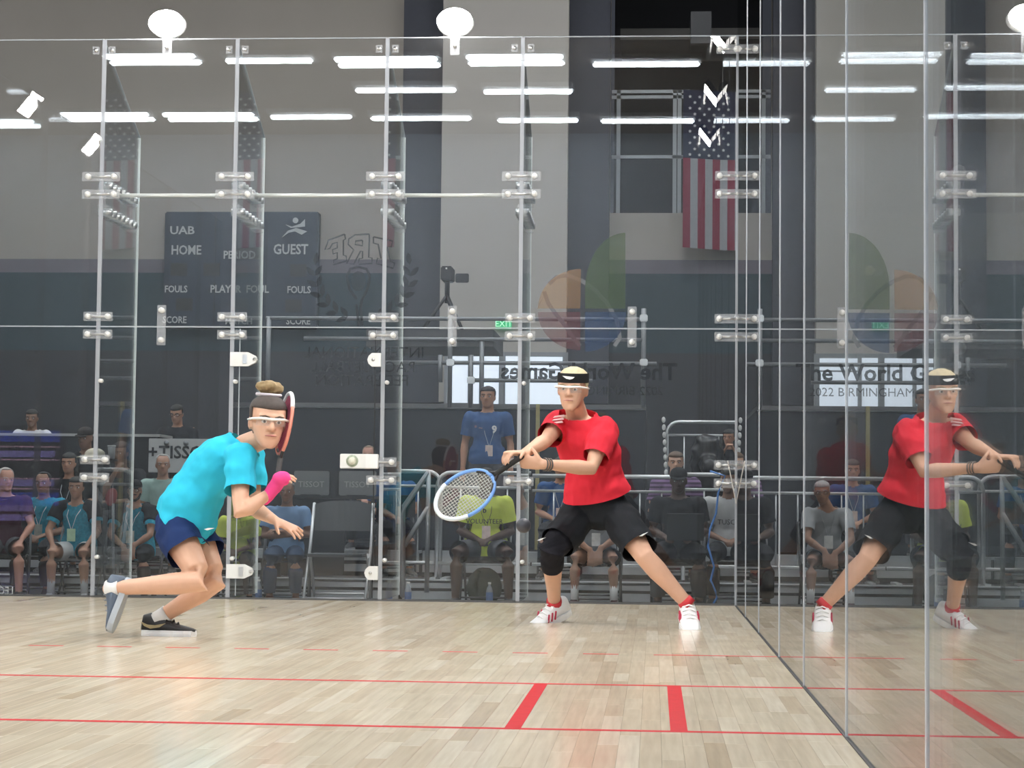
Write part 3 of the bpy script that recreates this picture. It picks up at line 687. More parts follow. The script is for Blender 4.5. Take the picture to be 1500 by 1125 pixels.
    for S in 'LR':
        an, kn = V(K['an'+S]), V(K['kn'+S])
        if socks:
            c, hgt = socks; d = (kn-an).normalized(); bm = bmesh.new(); tube(bm, [an - d*.02, an + d*hgt*.5, an + d*hgt], [.041*b, .041*b, .043*b], n=12, round_=False); link('sock', bm, mat('sock_%.2f' % c[0], c, .9), body, True)
        if shoes: shoe(body, an, K['toe'+S], K.get('tup'+S, (0, 0, 1)), shoes[0], shoes[1], 1.0 if b > .9 else .94, shoes[2] if len(shoes) > 2 else None, shoes[3] if len(shoes) > 3 else None)
    return body, M

# ---- racquet
def racquet(p_grip, p_tip, normal, label, c_frame, c_tip, c_string, c_grip, tint=None):
    a = V(p_grip); d = (V(p_tip)-a); L = d.length; d.normalize(); n = V(normal); n = (n - d*n.dot(d)).normalized(); sd = d.cross(n)
    g = tag(empty('racquet', a), label, 'racquet'); k = L/.56
    P = lambda x, y, z=0: sd*(x*k) + d*(y*k) + n*(z*k)
    tubeo('grip', [P(0, 0), P(0, .17)], .0155*k, mat('grip_%.2f%.2f' % (c_grip[0], c_grip[2]), c_grip, .8), g, 10, True)
    bm = bmesh.new()
    for s in (-1, 1): tube(bm, [P(s*.006, .165), P(s*.03, .20), P(s*.07, .245)], .009*k, n=8)
    link('throat', bm, BLACK, g, True)
    cx, cyy, rx, ry = 0, .375, .118, .178
    seg = [P(rx*math.sin(t), cyy - ry*math.cos(t)) for t in [2*math.pi*i/40 for i in range(41)]]
    tubeo('frame', seg[:13] , .0105*k, mat('frame_a%.2f%.2f' % (c_frame[0], c_frame[2]), c_frame, .35), g, 8); tubeo('frame', seg[28:], .0105*k, mat('frame_a%.2f%.2f' % (c_frame[0], c_frame[2]), c_frame, .35), g, 8)
    tubeo('bumper', seg[12:29], .012*k, mat('frame_b%.2f%.2f' % (c_tip[0], c_tip[2]), c_tip, .4), g, 8)
    bm = bmesh.new()
    for i in range(-7, 8):
        x = i*.0155; h = ry*math.sqrt(max(0, 1-(x/rx)**2)); tube(bm, [P(x, cyy-h), P(x, cyy+h)], .0011*k, n=4, round_=False)
    for i in range(-10, 11):
        y = i*.0165; h = rx*math.sqrt(max(0, 1-(y/ry)**2)); tube(bm, [P(-h, cyy+y), P(h, cyy+y)], .0011*k, n=4, round_=False)
    tag(link('strings', bm, mat('string_%.2f%.2f' % (c_string[0], c_string[2]), c_string, .5), g), kind='stuff')
    if tint:
        bm = bmesh.new(); bm.faces.new([bm.verts.new(P(rx*.97*math.sin(t), cyy-ry*.97*math.cos(t))) for t in [2*math.pi*i/32 for i in range(32)]]); link('string_bed', bm, film_mat('bed_%.2f' % tint[0][0], tint[0], tint[1]), g)
    return g

# ---- player in red
A = lambda px, py, Y: at(px, py, Y)
K = dict(pelvis=A(878, 742, 9.86), neck=A(846, 611, 9.68), shL=A(886, 630, 9.66), shR=A(817, 622, 9.72), hipL=A(904, 752, 9.84), hipR=A(851, 752, 9.88),
         elL=A(866, 686, 9.50), wrL=A(795, 680, 9.33), elR=A(800, 645, 9.50), wrR=A(768, 664, 9.34),
         knL=A(945, 816, 9.60), anL=A(1008, 886, 9.62), knR=A(808, 806, 9.68), anR=A(812, 884, 9.98),
         toeL=V((.10, -1, -.32)), toeR=V((-.80, -.62, -.42)), tupL=V((.05, -.3, 1)), tupR=V((-.1, -.3, 1)),
         head=A(838, 601, 9.58), face=V((-.18, -1, -.10)), hup=V((.03, -.08, 1)),
         hdL=V((-1, -.05, .12)), hnL=V((.1, .9, .25)), hdR=V((-.7, -.5, .0)), hnR=V((.3, .2, -1)), bend=V((.02, .03, 0)))
redshirt = cloth('red', (.70, .03, .052), .05); blk = cloth('black', (.016, .018, .022), .1)
red, MR = build_person(K, 'player in red t-shirt and black shorts lunging with a racquet', voxel=.0065, skin_k='fair', shirt=redshirt, pants=blk, shoes=None, build=.95, sleeve=.70, pant_len=.80, loose=.024, curl=(1.0, .9), folds=.012, hemz=.13, flare=.014, seed=3, ptop=.24)
sw, sr = (.86, .86, .87), (.82, .82, .83)
for S in 'LR': shoe(red, K['an'+S], K['toe'+S], K['tup'+S], sw, sr, 1.12, (.9, .9, .9), (.45, .02, .06))
for S in 'LR':
    d = (K['kn'+S]-K['an'+S]).normalized(); bm = bmesh.new(); tube(bm, [K['an'+S] - d*.005, K['an'+S] + d*.035], [.044, .041], n=14, round_=False); link('ankle_collar', bm, mat('collar_red', (.55, .03, .04), .7), red, True)
# black knee sleeve on the bent leg, with a white tick
hp, kn, an = K['hipR'], K['knR'], K['anR']
bm = bmesh.new(); tube(bm, [hp.lerp(kn, .55), hp.lerp(kn, .85), kn + V((0, -.012, 0)), kn.lerp(an, .16), kn.lerp(an, .34)], [.086, .078, .074, .068, .060], n=18, round_=False)
ks = link('knee_sleeve', remesh(bm, .0065, 2, .004, 12), cloth('sleeve', (.013, .013, .018)), red, True); ks['label'] = 'black knee sleeve'
def tick(px, py, Y, L, par, m, ang=10):
    p = at(px, py, Y); bm = bmesh.new(); c, s_ = math.cos(math.radians(ang)), math.sin(math.radians(ang))
    pts = [(-L/2, -.004), (-L*.2, -.007), (L/2, .008), (-L*.1, .004)]
    poly(bm, [p + V((x*c - z*s_, 0, x*s_ + z*c)) for x, z in pts], V((0, .02, 0))); return link('logo_mark', bm, m, par)
WHT = mat('print_white', (.85, .85, .85), .6)
tick(793, 790, 9.585, .05, ks, WHT, 5); tick(943, 783, 9.565, .05, red, WHT, 12)
ks_r = tick(843, 553, 9.44, .001, red, WHT)
bpy.data.objects.remove(ks_r)
# chest print
for k_ in range(3):
    p = at(818-k_*1.5, 612+k_*4.5, 9.56); bm = bmesh.new(); poly(bm, [p+V((-.03, 0, 0)), p+V((.035, 0, .008)), p+V((.03, 0, .018)), p+V((-.02, 0, .009))], V((0, .03, 0))); link('chest_print', bm, mat('print_pink', (.85, .55, .55), .7), red)
hair_cap(MR, red, (.62, .52, .33), 1.0, .165, 1.06)
def headband(M, par, z0, z1, col, s=1.0, name='headband'):
    bm = bmesh.new(); rings = []
    for z, k_ in ((z0, 1.0), ((z0+z1)/2, 1.015), (z1, .99)):
        rings.append([M @ V((math.cos(2*math.pi*i/28)*.083*k_*s, (-.004+math.sin(2*math.pi*i/28)*.106*k_)*s, z*s)) for i in range(28)])
    loft(bm, rings, cap=False); return link(name, bm, cloth('band%.2f' % col[0], col), par, True)
hb_ = headband(MR, red, .150, .200, (.02, .02, .022), 1.0)
bm = bmesh.new(); P = lambda x, y, z: MR @ V((x, y, z)); poly(bm, [P(-.032, .106, .182), P(.034, .105, .186), (P(.012, .108, .172)), P(-.008, .109, .168), P(-.022, .108, .172)], MR.to_3x3() @ V((0, .004, 0))); link('band_logo', bm, WHT, hb_)
face_bits(MR, red, brow=(.30, .22, .12), lip=(.42, .16, .13)); goggles(MR, red, (.85, .83, .80))
bm = bmesh.new()
for k_ in range(3):
    c = K['wrL'].lerp(K['elL'], .04+.05*k_); ax = (K['elL']-K['wrL']).normalized(); s_ = ax.cross(V((0, 0, 1))).normalized(); rg = ering(c, s_*.032, ax.cross(s_)*.032, 14); tube(bm, rg+[rg[0]], .0045, n=6)
link('bracelet', bm, mat('bracelet', (.12, .10, .09), .5), red, True)
racquet(A(764, 669, 9.29), A(640, 752, 9.20), V((.42, -.62, .55)), 'white and blue framed racquet in the hands of the player in red', (.16, .33, .72), (.72, .80, .86), (.62, .64, .6), (.02, .02, .02), ((.6, .6, .55), .10))
# ---- ball
bp = at(767, 770, 6.4); bm = bmesh.new(); ellipsoid(bm, (0, 0, 0), .028, .028, .028, None, 24, 16)
ball = tag(link('racquetball', bm, mat('ball_rubber', (.045, .047, .06), .5, bump=.05), None, True), 'small dark rubber ball in flight before the player in red', 'ball'); ball.location = bp

# ---- player in turquoise
Yb = 8.40
K = dict(pelvis=A(268, 768, 8.40), neck=A(357, 655, 8.36), shR=A(352, 668, 8.20), shL=A(366, 668, 8.54), hipR=A(256, 775, 8.30), hipL=A(282, 777, 8.50),
         elR=A(352, 752, 8.06), wrR=A(396, 722, 8.14), elL=A(372, 745, 8.50), wrL=A(402, 762, 8.36),
         knR=A(297, 852, 8.12), anR=A(160, 862, 8.22), knL=A(318, 852, 8.36), anL=A(231, 907, 8.37),
         toeR=V((-.35, .0, -1)), toeL=V((1, -.06, -.0)), tupR=V((-1, 0, .4)), tupL=V((0, 0, 1)),
         head=A(389, 656, 8.24), face=V((.40, -1, -.08)), hup=V((.10, -.1, 1)),
         hdR=V((.6, -.2, .8)), hnR=V((.8, .2, -.3)), hdL=V((1, -.2, -.42)), hnL=V((-.3, .4, -1)), bend=V((-.02, 0, .05)))
blue, MB = build_person(K, 'player in turquoise shirt and navy shorts running with racquet raised', voxel=.0065, skin_k='fair', shirt=cloth('turquoise', (.035, .50, .70), .05), pants=cloth('navy', (.014, .032, .11), .1), shoes=None, build=.92, sleeve=.60, pant_len=.46, loose=.022, curl=(.18, 1.0), folds=.014, hemz=-.01, flare=.020, seed=9, spread=.2, hs=1.08)
an = K['anL']; shoe(blue, (an.x, an.y, .088), K['toeL'], (0, 0, 1), (.02, .019, .02), (.85, .85, .86), 1.0, (.03, .03, .03))
bm = bmesh.new(); poly(bm, [at(x, y, an.y-.046) for x, y in ((206, 911), (211, 917), (220, 921), (233, 919), (243, 913), (226, 916), (215, 915))], V((0, .012, 0))); link('shoe_mark', bm, mat('mark_gold', (.36, .29, .15), .5), blue)
shoe(blue, K['anR'], K['toeR'], K['tupR'], (.10, .13, .18), (.45, .5, .56), 1.0, (.2, .22, .25))
for S, m_ in (('L', .86), ('R', .8)):
    d = (K['kn'+S]-K['an'+S]).normalized(); bm = bmesh.new(); tube(bm, [K['an'+S] - d*.01, K['an'+S] + d*.03, K['an'+S] + d*.055], [.040, .039, .041], n=14, round_=False); link('sock', bm, mat('sock_white', (.8, .8, .8), .9), blue, True)
hair_cap(MB, blue, (.07, .055, .05), 1.08, .172, 1.07)
bm = bmesh.new(); P = lambda x, y, z: MB @ V((x*1.08, y*1.08, z*1.08))
for (x, y, z, r) in ((0, -.03, .262, .042), (.03, -.02, .268, .03), (-.03, -.03, .262, .032), (0, -.06, .255, .035), (.01, .0, .272, .028)): ellipsoid(bm, P(x, y, z), r*1.25, r, r*.85, MB.to_3x3())
link('hair_bun', remesh(bm, .006, 2, .006, 40), mat('hair_bun', (.33, .235, .12), .7, var=.35, scale=50, bump=.4), blue, True)
bm = bmesh.new(); rg = [P(.052*math.cos(a), -.03+.05*math.sin(a), .232) for a in [2*math.pi*i/18 for i in range(19)]]; tube(bm, rg, .008, n=6); link('hair_tie', bm, mat('hair_tie', (.6, .55, .6), .7), blue, True)
face_bits(MB, blue, 1.08, brow=(.10, .07, .05), lip=(.45, .17, .15)); goggles(MB, blue, (.85, .85, .85), 1.08)
tick(306, 775, 8.10, .045, blue, WHT, -8)
wr = K['wrR']; hd = K['hdR'].normalized(); bm = bmesh.new(); tube(bm, [wr - hd*.035, wr + hd*.02, wr + hd*.075], [.034, .042, .046], n=14, up=K['hnR'], flat=.75); ellipsoid(bm, wr + hd*.085 + V((.01, -.02, 0)), .045, .04, .035); link('glove', remesh(bm, .006, 2, .003, 20), cloth('pink', (.80, .07, .26)), blue, True)
racquet(A(405, 713, 8.15), A(423, 576, 8.33), V((.86, .51, .05)), 'pink strung racquet with white frame held up by the player in turquoise', (.70, .25, .18), (.80, .82, .84), (.5, .12, .2), (.05, .05, .05), ((.42, .07, .13), .8))

# ================================================================== AUDIENCE
tier = tag(empty('bleacher', (0, 0, 0)), 'low aluminium bleacher tiers behind the seated spectators', 'bleacher')
ALU = mat('aluminium', (.50, .51, .52), .4, .6, var=.12, scale=4); DK = mat('tier_dark', (.02, .02, .022), .8)
T1, T2 = -.10, .15
boxo('tier_deck', -12, 12, 18.95, 20.7, FZ, T1-.03, DK, tier); boxo('tier_deck', -12, 12, 20.7, 29.9, FZ, T2-.03, DK, tier)
for i, (y0, z0, z1) in enumerate(((18.9, FZ+.01, FZ+.09), (18.9, FZ+.12, T1-.01), (20.65, T1+.02, T1+.10), (20.65, T1+.14, T2-.03))):
    for j in range(8):
        xa = -10+2.5*j; boxo('fascia_plank', xa+.02, xa+2.48, y0, y0+.04, z0, z1, ALU, tier)
for j in range(8):
    xa = -10+2.5*j; boxo('deck_plank', xa+.02, xa+2.48, 18.9, 19.2, T1-.029, T1, ALU, tier); boxo('deck_plank', xa+.02, xa+2.48, 20.65, 20.95, T2-.029, T2, ALU, tier)

def chair_proto():
    g = empty('folding_chair')
    bm = bmesh.new(); box(bm, -.21, .21, -.22, .20, .40, .425); bmesh.ops.bevel(bm, geom=bm.edges[:], offset=.012, segments=2, affect='EDGES'); link('seat', bm, CHAIRM, g)
    bm = bmesh.new(); rings = []
    for x in [-.21+.042*i for i in range(11)]:
        yb = .235 - .05*(x/.21)**2; rings.append([V((x, yb, .60)), V((x, yb+.03, .84-.03*(abs(x)/.21)**3)), V((x, yb+.045, .84-.03*(abs(x)/.21)**3)), V((x, yb+.015, .60))])
    loft(bm, rings); link('backrest', bm, CHAIRM, g)
    for s in (-1, 1):
        tubeo('leg', [(s*.225, -.25, 0), (s*.225, .10, .48), (s*.22, .24, .82)], .012, CHAIRG, g); tubeo('leg', [(s*.21, .28, 0), (s*.21, .02, .42)], .012, CHAIRG, g)
    tubeo('stretcher', [(-.225, -.19, .08), (.225, -.19, .08)], .009, CHAIRG, g); tubeo('stretcher', [(-.21, .22, .10), (.21, .22, .10)], .009, CHAIRG, g)
    return g
CHAIR = chair_proto(); used_chair = [False]
def chair(x, y, z, rz, label):
    o = CHAIR if not used_chair[0] else copy_tree(CHAIR); used_chair[0] = True
    o.location = (x, y, z); o.rotation_euler.z = rz; tag(o, label, 'chair', 'black folding chairs of the spectators'); return o
def xf(K, loc, rz, s):
    M = Matrix.Translation(loc) @ Matrix.Rotation(rz, 4, 'Z') @ Matrix.Scale(s, 4); R3 = Matrix.Rotation(rz, 3, 'Z'); out = {}
    for k_, v in K.items():
        v = V(v); out[k_] = (R3 @ v) if k_ in ('face', 'hup', 'toeL', 'toeR', 'tupL', 'tupR', 'hdL', 'hdR', 'hnL', 'hnR', 'bend') else M @ v
    return out
def seated_pose(arms='lap', lean=.06, spread=.17, look=(0, -1, -.08), head_dx=0.0):
    K = dict(pelvis=(0, 0, .535), neck=(0, -lean, 1.035), shL=(.185, -lean, .975), shR=(-.185, -lean, .975), hipL=(.095, -.02, .525), hipR=(-.095, -.02, .525),
             knL=(spread, -.42, .515), knR=(-spread, -.42, .515), anL=(spread+.01, -.38, .088), anR=(-spread-.01, -.38, .088), toeL=(.2, -1, 0), toeR=(-.2, -1, 0),
             head=(head_dx, -lean-.025, 1.085), face=look, hup=(head_dx, -.05, 1), bend=(0, .03, 0))
    if arms == 'lap': K.update(elL=(.25, -lean*.6, .71), wrL=(.07, -.24, .64), elR=(-.25, -lean*.6, .71), wrR=(-.07, -.24, .64))
    if arms == 'knees': K.update(elL=(.27, -lean-.10, .74), wrL=(spread+.02, -.34, .60), elR=(-.27, -lean-.10, .74), wrR=(-spread-.02, -.34, .60))
    if arms == 'dangle': K.update(elL=(.22, -lean-.18, .72), wrL=(.06, -.42, .60), elR=(-.22, -lean-.18, .72), wrR=(-.04, -.42, .58), hdL=(-.1, -.3, -1), hdR=(.1, -.3, -1))
    if arms == 'crossed': K.update(elL=(.245, -lean-.06, .73), wrL=(-.04, -lean-.21, .77), elR=(-.245, -lean-.06, .72), wrR=(.05, -lean-.20, .73))
    if arms == 'chin': K.update(elR=(-.16, -lean-.22, .72), wrR=(-.03, -lean-.14, .99), elL=(.22, -lean-.12, .70), wrL=(-.02, -lean-.26, .70))
    if arms == 'laptop': K.update(elL=(.25, -lean*.8, .72), wrL=(.13, -.30, .67), elR=(-.25, -lean*.8, .72), wrR=(-.13, -.30, .67))
    return K
def standing_pose(look=(0, -1, -.05), arms='down'):
    K = dict(pelvis=(0, 0, .95), neck=(0, 0, 1.44), shL=(.185, 0, 1.385), shR=(-.185, 0, 1.385), hipL=(.095, 0, .92), hipR=(-.095, 0, .92), knL=(.11, -.03, .50), knR=(-.11, -.03, .50), anL=(.12, 0, .088), anR=(-.12, 0, .088),
             toeL=(.15, -1, 0), toeR=(-.15, -1, 0), head=(0, -.02, 1.49), face=look, elL=(.24, .02, 1.11), elR=(-.24, .02, 1.11), wrL=(.25, -.06, .86), wrR=(-.25, -.06, .86))
    if arms == 'front': K.update(wrL=(.06, -.26, 1.08), wrR=(-.06, -.26, 1.08), elL=(.24, -.05, 1.12), elR=(-.24, -.05, 1.12))
    if arms == 'camera': K.update(wrL=(.08, -.22, 1.40), wrR=(-.08, -.22, 1.40), elL=(.24, -.12, 1.16), elR=(-.24, -.12, 1.16))
    return K
def lanyard(body, M_, col, neck, badge, bcol):
    n_, b_ = V(neck), V(badge); bm = bmesh.new()
    for s in (-1, 1): tube(bm, [n_ + V((s*.055, .02, .02)), n_ + V((s*.06, -.055, -.06)), b_ + V((s*.045, -.005, .18)), b_ + V((s*.006, 0, .06))], (.007), n=4, round_=False, up=V((1, 0, 0)), flat=.35)
    o = link('lanyard', bm, mat('lanyard_%.2f' % col[0], col, .7), body); bm = bmesh.new(); box(bm, b_.x-.04, b_.x+.04, b_.y-.006, b_.y, b_.z-.06, b_.z+.06); link('badge', bm, mat('badge_%.2f' % bcol[1], bcol, .5, var=.3, scale=25), o)
def spectator(px, top, Y, floor, label, pose, skin_k, shirt, pants, rz=0.0, hair=(.03, .025, .02), hairkind='short', sleeve=.66, pant_len=1.92, shoes=((.02, .02, .02), (.3, .3, .3)), with_chair=True, socks=None, build=1.0, seed=1, ribbon=None, cap=None, specs=None, beard=None, collar=None, clabel=None, stand=False, **kw):
    p = at(px, top, Y); H = p.z - floor; base = 1.725 if stand else 1.325
    s = H/base
    s = max(.80, min(1.15, s)); fl = p.z - base*s
    K = xf(pose, (p.x, Y, fl), rz, s)
    for S in 'LR': pass
    body, M = build_person(K, label, None, .012, skin_k, shirt, pants, shoes, build*s, sleeve, pant_len, .016, s, (.45, .45), .006, socks=socks, seed=seed, collar=collar, **kw)
    face_bits(M, body, s, brow=tuple(c*.7 for c in hair) if hair else (.05, .04, .03), lip=(.10, .045, .04) if skin_k == 'dark' else (.32, .13, .11), beard=beard)
    if hairkind == 'short' and not cap: hair_cap(M, body, hair, s, .178)
    if hairkind == 'long': hair_cap(M, body, hair, s, .17, 1.09, .16)
    if hairkind == 'fringe': hair_cap(M, body, hair, s, .215, 1.05)
    if cap: ball_cap(M, body, cap, s)
    if specs: glasses(M, body, specs, s)
    if ribbon: lanyard(body, M, ribbon[0], K['neck'], K['neck'] + (V((0, -.16, -.34*s)) if not stand else V((.03, -.15, -.42))), ribbon[1])
    if with_chair and not stand: chair(p.x, Y+.03, fl, rz, clabel or 'black folding chair')
    return body, M, K, s
maroon = cloth('maroon', (.055, .018, .028)); denim = cloth('denim', (.19, .31, .50)); jeans = cloth('jeans', (.035, .055, .095)); lime = cloth('lime', (.66, .76, .12), .05)
grey = cloth('grey', (.10, .10, .11)); dkp = cloth('charcoal', (.022, .023, .027)); white = cloth('white', (.62, .62, .62)); pale = cloth('pale_green', (.33, .46, .42)); navyp = cloth('polo_blue', (.05, .115, .28)); lgrey = cloth('light_grey', (.42, .43, .45))
def pattern_teal():
    m = cloth('teal_pattern', (.035, .30, .42)); nt = m.node_tree; mr = [n for n in nt.nodes if n.type == 'MAP_RANGE'][0]; mr.inputs[3].default_value = .35; mr.inputs[4].default_value = 1.5
    [n for n in nt.nodes if n.type == 'TEX_NOISE'][0].inputs['Scale'].default_value = 45
    return m
tealp = pattern_teal()
def striped():
    m = cloth('purple_stripe', (.16, .10, .19)); nt = m.node_tree; wv = nt.nodes.new('ShaderNodeTexWave'); wv.bands_direction = 'Z'; wv.inputs['Scale'].default_value = 7
    tc = [n for n in nt.nodes if n.type == 'TEX_COORD'][0]; nt.links.new(tc.outputs['Object'], wv.inputs[0])
    mr = [n for n in nt.nodes if n.type == 'MAP_RANGE'][0]; nt.links.new(wv.outputs['Fac'], mr.inputs[0]); mr.inputs[3].default_value = .4; mr.inputs[4].default_value = 1.9
    return m
def yoke(body, K, s, m):
    # dark shoulder yoke and sleeves over a patterned shirt
    bm = bmesh.new()
    for S in 'LR':
        sh, el = V(K['sh'+S]), V(K['el'+S]); tube(bm, [V(K['neck']).lerp(sh, .45), sh, sh.lerp(el, .50)], [.075*s, .092*s, .088*s], n=14, round_=False)
    link('shoulder_yoke', remesh(bm, .012, 2), m, body, True)
R1 = 18.0
# front row
spectator(10, 684, R1, FZ, 'grey-haired spectator in maroon polo and shorts seated beside teal-shirted men', seated_pose('knees', .10, .16, (.4, -1, -.1)), 'red', maroon, grey, .25, (.55, .5, .48), 'fringe', pant_len=.85, seed=2, clabel='black folding chair under the grey-haired spectator in maroon', collar=maroon)
b_, M_, K_, s_ = spectator(118, 697, R1, FZ, 'spectator in teal and black polo, white shorts and lanyard', seated_pose('knees', .12, .17, (.1, -1, -.05)), 'mid', tealp, white, 0, (.02, .018, .016), 'short', pant_len=.82, socks=((.45, .45, .47), .16), shoes=((.35, .36, .38), (.5, .5, .5)), seed=3, ribbon=((.75, .77, .8), (.45, .62, .42)), clabel='black folding chair under the spectator in white shorts'); yoke(b_, K_, s_, dkp)
b_, M_, K_, s_ = spectator(204, 702, R1+.1, FZ, 'bearded spectator in black cap and teal polo leaning forward', seated_pose('dangle', .16, .17, (.1, -1, -.02)), 'mid', tealp, dkp, 0, (.02, .018, .016), 'short', cap=(.012, .012, .014), specs=(.03, .03, .03), beard=(.02, .017, .015), seed=4, ribbon=((.75, .77, .8), (.5, .55, .5)), clabel='black folding chair under the bearded spectator in a cap'); yoke(b_, K_, s_, dkp)
spectator(421, 703, R1, FZ, 'spectator in denim shirt and jeans with arms crossed', seated_pose('crossed', -.02, .13, (-.1, -1, -.05)), 'brown', denim, jeans, .1, (.16, .15, .14), 'fringe', collar=denim, seed=5, shoes=((.25, .13, .09), (.6, .6, .58)), clabel='black folding chair under the spectator with crossed arms')
b_, M_, K_, s_ = spectator(713, 684, R1, FZ, 'spectator in lime volunteer t-shirt and grey shorts with hands clasped', seated_pose('lap', .04, .24, (-.1, -1, -.05)), 'dark', lime, grey, 0, (.015, .013, .012), 'short', pant_len=.86, build=1.1, seed=6, shoes=((.07, .07, .07), (.4, .4, .4)), clabel='black folding chair under the lime-shirted spectator')
cp = K_['neck'] + V((0, -.145, -.20))
text_mesh('VOLUNTEER', .062, face_cam(cp + V((0, -.012, -.03))), BLACK, 'shirt_print', b_, .004); text_mesh('b', .07, face_cam(cp + V((0, -.006, .075))), BLACK, 'shirt_print', b_, .004, .002)
lanyard(b_, M_, (.05, .04, .04), K_['neck'], K_['neck'] + V((.02, -.185, -.33)), (.75, .60, .55))
spectator(876, 700, R1, FZ, 'grey-haired spectator in light grey t-shirt with white socks', seated_pose('dangle', .14, .19, (.15, -1, -.1), .05), 'mid', lgrey, dkp, -.05, (.42, .42, .42), 'short', pant_len=.80, socks=((.8, .8, .8), .15), shoes=((.06, .02, .025), (.1, .1, .1)), seed=7, specs=(.1, .1, .1), ribbon=((.4, .4, .42), (.7, .7, .68)), clabel='black folding chair under the spectator with white socks')
b_, M_, K_, s_ = spectator(994, 684, R1, FZ, 'spectator in black t-shirt with an open laptop on the knees', seated_pose('laptop', .02, .18, (0, -1, -.15)), 'dark', dkp, dkp, 0, (.015, .013, .012), 'short', build=1.1, seed=8, cap=(.02, .02, .022), clabel='black folding chair under the spectator with the laptop')
lp = tag(empty('laptop', (K_['wrL']+K_['wrR'])/2 + V((.06, -.04, -.02))), 'open black laptop on the knees of the spectator in black', 'laptop')
boxo('base', -.17, .17, -.10, .13, -.01, .008, BLACK, lp, .003); bm = bmesh.new(); box(bm, -.17, .17, -.012, 0, 0, .235, Matrix.Translation((0, -.10, .008)) @ Matrix.Rotation(math.radians(12), 4, 'X')); link('screen_lid', bm, BLACK, lp)
b_, M_, K_, s_ = spectator(1067, 684, R1+.5, FZ, 'spectator in white printed t-shirt seated beside the blue cable', seated_pose('lap', .02, .15, (-.2, -1, -.1)), 'brown', white, dkp, 0, (.02, .02, .02), 'short', seed=9, build=.95, clabel='black folding chair under the spectator in the printed white shirt')
text_mesh('TUSCA', .07, face_cam(K_['neck'] + V((0, -.15, -.24))), BLACK, 'shirt_print', b_, .004)
spectator(352, 722, R1+.35, FZ, 'spectator in lime shirt and black trousers behind the player in turquoise', seated_pose('lap', .05, .2), 'brown', lime, dkp, 0, (.02, .02, .02), seed=10, clabel='black folding chair behind the player in turquoise')
# second row
b_, M_, K_, s_ = spectator(66, 690, 18.75, T1-.2, 'spectator in teal shirt with slanting white lanyard between maroon and white-shorted men', seated_pose('lap', .02, .15), 'brown', tealp, dkp, 0, (.03, .03, .03), 'fringe', seed=11, ribbon=((.75, .77, .8), (.5, .55, .5)), clabel='black folding chair with teal-shirted spectator in the second row')
spectator(104, 662, 20.05, T1, 'dark long-haired spectator in black jacket with white lanyard', seated_pose('lap', .04, .15, (0, -1, -.05)), 'tan', dkp, dkp, 0, (.015, .012, .012), 'long', sleeve=1.5, seed=12, build=.9, ribbon=((.7, .72, .75), (.6, .6, .6)), clabel='black folding chair under the long-haired spectator')
spectator(240, 664, 20.05, T1, 'white-haired spectator in pale green shirt', seated_pose('lap', .03, .15, (.15, -1, -.05)), 'mid', pale, dkp, .1, (.5, .5, .48), 'fringe', collar=pale, seed=13, clabel='black folding chair under the white-haired spectator')
spectator(183, 646, 20.5, T1, 'spectator resting chin on hand behind the bearded man', seated_pose('chin', .12, .15, (-.2, -1, -.1)), 'brown', dkp, dkp, 0, (.03, .02, .02), seed=14, clabel='black folding chair under the spectator with chin on hand')
spectator(128, 625, 21.3, T2, 'spectator in dark cap sitting above the long-haired woman', seated_pose('lap', .02, .15, (-.2, -1, -.15)), 'brown', dkp, dkp, 0, (.03, .02, .02), seed=15, cap=(.03, .025, .025), clabel='black folding chair under the spectator in the dark cap')
b_, M_, K_, s_ = spectator(577, 667, 20.2, T1, 'spectator in blue polo with a black laptop behind the crowd barrier', seated_pose('laptop', .02, .15, (-.3, -1, -.2)), 'tan', navyp, dkp, .2, (.05, .04, .03), seed=16, ribbon=((.7, .72, .75), (.6, .6, .6)), clabel='black folding chair behind the stair handrail')
lp2 = tag(empty('laptop', (K_['wrL']+K_['wrR'])/2 + V((.05, -.06, -.02)), .1), 'open black laptop of the spectator in blue polo', 'laptop')
boxo('base', -.17, .17, -.10, .13, -.01, .008, BLACK, lp2, .003); bm = bmesh.new(); box(bm, -.17, .17, -.012, 0, 0, .22, Matrix.Translation((0, -.10, .008)) @ Matrix.Rotation(math.radians(12), 4, 'X')); link('screen_lid', bm, BLACK, lp2)
spectator(541, 652, 21.3, T2, 'spectator whose face shows above the white lock box', seated_pose('lap', .02, .15, (0, -1, -.1)), 'red', dkp, dkp, 0, (.3, .22, .16), 'fringe', seed=17, clabel='black folding chair behind the timing monitors')
spectator(822, 668, 20.05, T1, 'spectator in blue polo half hidden behind the player in red', seated_pose('lap', .02, .15), 'tan', navyp, dkp, 0, (.05, .04, .03), seed=18, ribbon=((.7, .72, .75), (.6, .6, .6)), clabel='black folding chair behind the player in red')
spectator(990, 660, 20.05, T1, 'spectator in purple striped shirt behind the man with the laptop', seated_pose('lap', .02, .16, (0, -1, -.05)), 'fair', striped(), dkp, 0, (.13, .08, .05), seed=19, build=1.08, clabel='black folding chair under the spectator in purple stripes')
